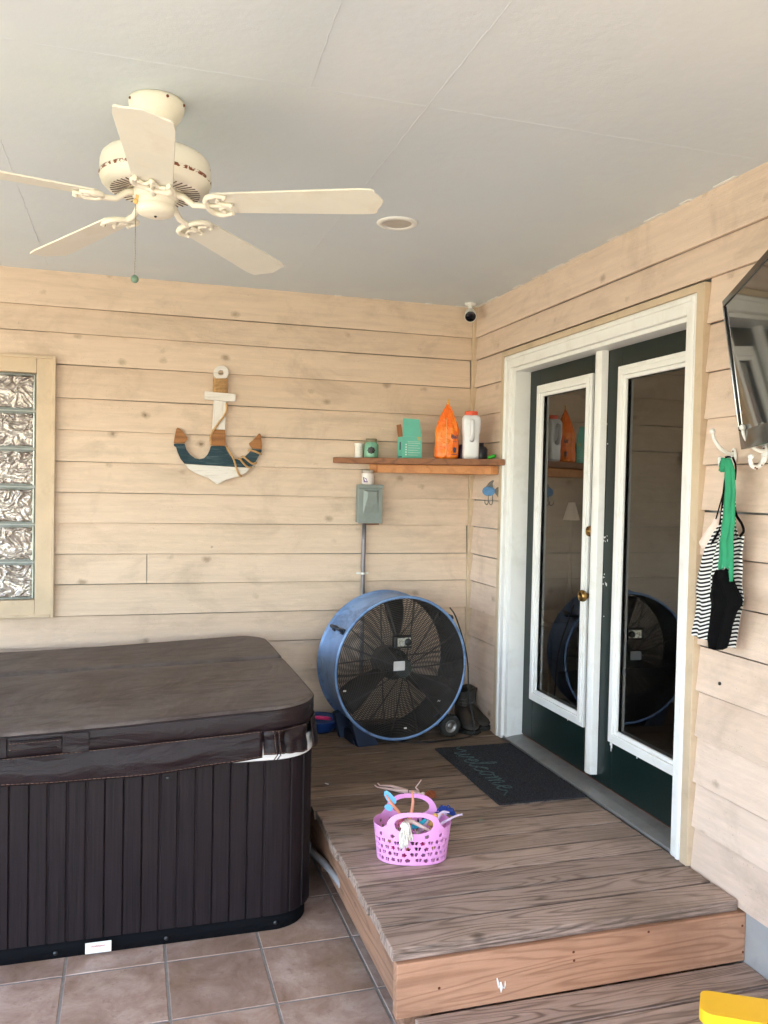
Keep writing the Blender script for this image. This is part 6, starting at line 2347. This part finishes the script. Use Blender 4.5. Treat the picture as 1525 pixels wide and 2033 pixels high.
hair('hair', plain('bright blue hair', (.008, .045, .30, 1), .45), d3, h3 + Vector((.004, .01, .006)), [h3 + Vector((.030, .01, .0)), h3 + Vector((-.030, .02, .002)), h3 + Vector((.036, 0, -.010)), h3 + Vector((.01, .02, .008)), h3 + Vector((-.01, .02, .008))], 90, .0019, .011, 6)
# doll 4: yellow haired
d4 = thing('doll', 'yellow haired doll sunk in the basket beside the blue haired one', 'doll', bl_(.03, 0, .12))
h4 = on_plane(857, 1633, BCt - Vector((0, .0, 0)), (0, 1, 0)); h4b = on_plane(864, 1620, BCt + Vector((0, .01, 0)), (0, 1, 0))
m = MB(); m.ball(h4, .0125, 14, 10); m.ball(h4b, .0105, 14, 10); m.ball(h4 + Vector((-.002, -.004, -.006)), (.0135, .012, .008), 14, 8)
m.build('hair', plain('butter blond hair', lin((226, 178, 96)), .5, var=.2, nscale=80, bump=.6), d4)
skin('body', skin_a, d4, [h4, h4 + Vector((-.002, .004, -.018)), h4 + Vector((-.006, .008, -.04)), h4 + Vector((-.01, .01, -.07)), h4b + Vector((.018, 0, .006)), h4b + Vector((.034, 0, .004))], [(0, 1), (1, 2), (2, 3), (2, 4), (4, 5)], [.009, .004, .012, .010, .005, .0035])
# doll 5: white hair spilling over the front
d5 = thing('doll', 'white haired doll hanging its hair over the front rim of the basket', 'doll', bl_(-.03, -.06, .13))
r5 = on_plane(803, 1636, BCt - by_ * .093, by_)
r5.z = max(r5.z, DZ + BH)
e5 = [on_plane(x_, y_, BCt - by_ * .108, by_) for x_, y_ in ((798, 1684), (806, 1680), (814, 1668), (800, 1672), (812, 1655))]
hair('hair', plain('white blond hair', (.78, .74, .68, 1), .5, var=.08, nscale=60), d5, r5, e5, 70, .0026, .010, 9)
skin('body', skin_b, d5, [r5 + by_ * .012 + Vector((0, 0, -.006)), r5 + by_ * .02, r5 + by_ * .03 + Vector((.03, 0, -.004)), on_plane(855, 1650, BCt - by_ * .05, by_), on_plane(876, 1650, BCt - by_ * .055, by_)], [(0, 1), (1, 2), (2, 3), (3, 4)], [.010, .006, .009, .005, .0042])
m = MB()
m.ball(on_plane(797, 1635, BCt - by_ * .06, by_), (.012, .010, .010), 12, 8)
m.tube([on_plane(793, 1638, BCt - by_ * .05, by_), on_plane(802, 1630, BCt - by_ * .03, by_)], .008, 8)
m.build('pink_dress', plain('raspberry cloth', (.62, .10, .24, 1), .8), d5)
# other bits in the basket
m = MB()
m.tube([on_plane(x_, y_, BCt - by_ * .02, by_) for x_, y_ in ((818, 1642), (832, 1638), (846, 1627))], [.010, .010, .006], 10)
m.tube([on_plane(x_, y_, BCt - by_ * .03, by_) for x_, y_ in ((820, 1634), (838, 1642))], [.006, .005], 8)
m.build('toy_bottle', plain('turquoise plastic', (.02, .42, .58, 1), .3), label='turquoise plastic toy in the middle of the basket', cat='toy')
m = MB()
q = on_plane(842, 1622, BCt + by_ * .02, by_)
m.prism([q + Vector((-.010, 0, -.02)), q + Vector((-.008, 0, -.004)), q + Vector((-.002, 0, .012)), q + Vector((.002, 0, -.002)), q + Vector((.006, 0, .004)), q + Vector((.008, 0, -.018))], by_ * .006)
q = on_plane(831, 1628, BCt + by_ * .02, by_)
m.prism([q + Vector((-.008, 0, -.012)), q + Vector((-.002, 0, .008)), q + Vector((.006, 0, -.012))], by_ * .006)
m.build('pointed_toy', plain('navy toy plastic', (.012, .010, .05, 1), .35), label='small navy pointed toy between the basket handles', cat='toy', fixn=True)
random.seed(31)
cols_ = [(.62, .04, .20, 1), (.75, .70, .68, 1), (.04, .03, .06, 1), (.70, .28, .20, 1), (.55, .30, .08, 1), (.16, .10, .20, 1)]
for i in range(15):
    a = random.uniform(0, 2 * PI); rr_ = random.uniform(.2, .78)
    q = bl_(.115 * rr_ * math.cos(a), .072 * rr_ * math.sin(a), random.uniform(.015, .095))
    dv = Vector((random.uniform(-1, 1), random.uniform(-1, 1), random.uniform(-.4, .4))).normalized() * random.uniform(.02, .04)
    c_ = cols_[i % len(cols_)]
    nm = ['rosy', 'white', 'black', 'coral', 'amber', 'plum'][i % 6]
    m = MB()
    m.tube([q - dv, q - dv * .3, q + dv * .5, q + dv], [.007, .012, .011, .005], 8)
    m.build('doll_clothes', plain(nm + ' cloth', c_, .7, var=.2), label='crumpled ' + nm + ' doll garment glimpsed through the basket holes', cat='doll clothes', group=nm + ' doll garments inside the basket')

# ------------------------------------------------------------------ yellow chair at the lower right
yc = thing('plastic_chair', 'bright yellow plastic chair whose armrest tip pokes in beside the step', 'chair', (-.4, -3.5, 0))
ym = plain('yellow plastic', (.88, .50, .012, 1), .42, var=.03, bump=.04)
AZ = .50
A1, A2 = on(1388, 1964, 'z', AZ), on(1525, 1984, 'z', AZ)
B1 = on(1392, 2006, 'z', AZ)
ad = (A2 - A1); ad.z = 0; ad.normalize()
an_ = Vector((ad.y, -ad.x, 0))
if an_.y > 0: an_ = -an_
AW = .098
m = MB()
P_ = []
def arc(c_, r_, a0, a1, n=8):
    return [c_ + ad * (r_ * math.cos(R(a0 + (a1 - a0) * k / n))) + an_ * (r_ * math.sin(R(a0 + (a1 - a0) * k / n))) for k in range(n + 1)]
r_ = .022
L_ = .60
P_ += arc(A1 + ad * r_ + an_ * r_, r_, 270, 180)
P_ += arc(A1 + ad * r_ + an_ * (AW - .030), .030, 180, 90)
P_ += [A1 + ad * L_ + an_ * (AW + .02), A1 + ad * L_ + an_ * (-.0)]
m.prism([q - Vector((0, 0, .030)) for q in P_], (0, 0, .030))
m.build('armrest', ym, yc, bevel=.004, fixn=True)
m = MB()
m.prism([q - Vector((0, 0, .030)) + an_ * .62 for q in P_], (0, 0, .030))
m.build('armrest', ym, yc, bevel=.004, fixn=True)
def cf_(a, b, z): return A1 + ad * a + an_ * b + Vector((0, 0, z - AZ))
for b in (.03, .64):
    m = MB(); m.obox(cf_(.10, b, 0), ad * .08, an_ * .03, Vector((0, 0, AZ - .031))); m.build('leg', ym, yc, bevel=.003)
    m = MB(); m.prism([cf_(.16, b + .032, .30), cf_(.16, b + .032, .36), cf_(.72, b + .032, .12), cf_(.72, b + .032, .0), cf_(.64, b + .032, .0)], an_ * .028); m.build('leg', ym, yc, bevel=.003, fixn=True)
for k in range(5):
    m = MB(); m.obox(cf_(.13 + k * .082, .07, .36 - k * .030), ad * .075 + Vector((0, 0, -.02)), an_ * .56, Vector((0, 0, .02))); m.build('seat_slat', ym, yc, bevel=.003)
for k in range(5):
    m = MB(); m.obox(cf_(.515, .075 + k * .112, .18), an_ * .104, ad * .02, ad * .22 + Vector((0, 0, .70 + .04 * (2 - abs(k - 2))))); m.build('back_slat', ym, yc, bevel=.003)
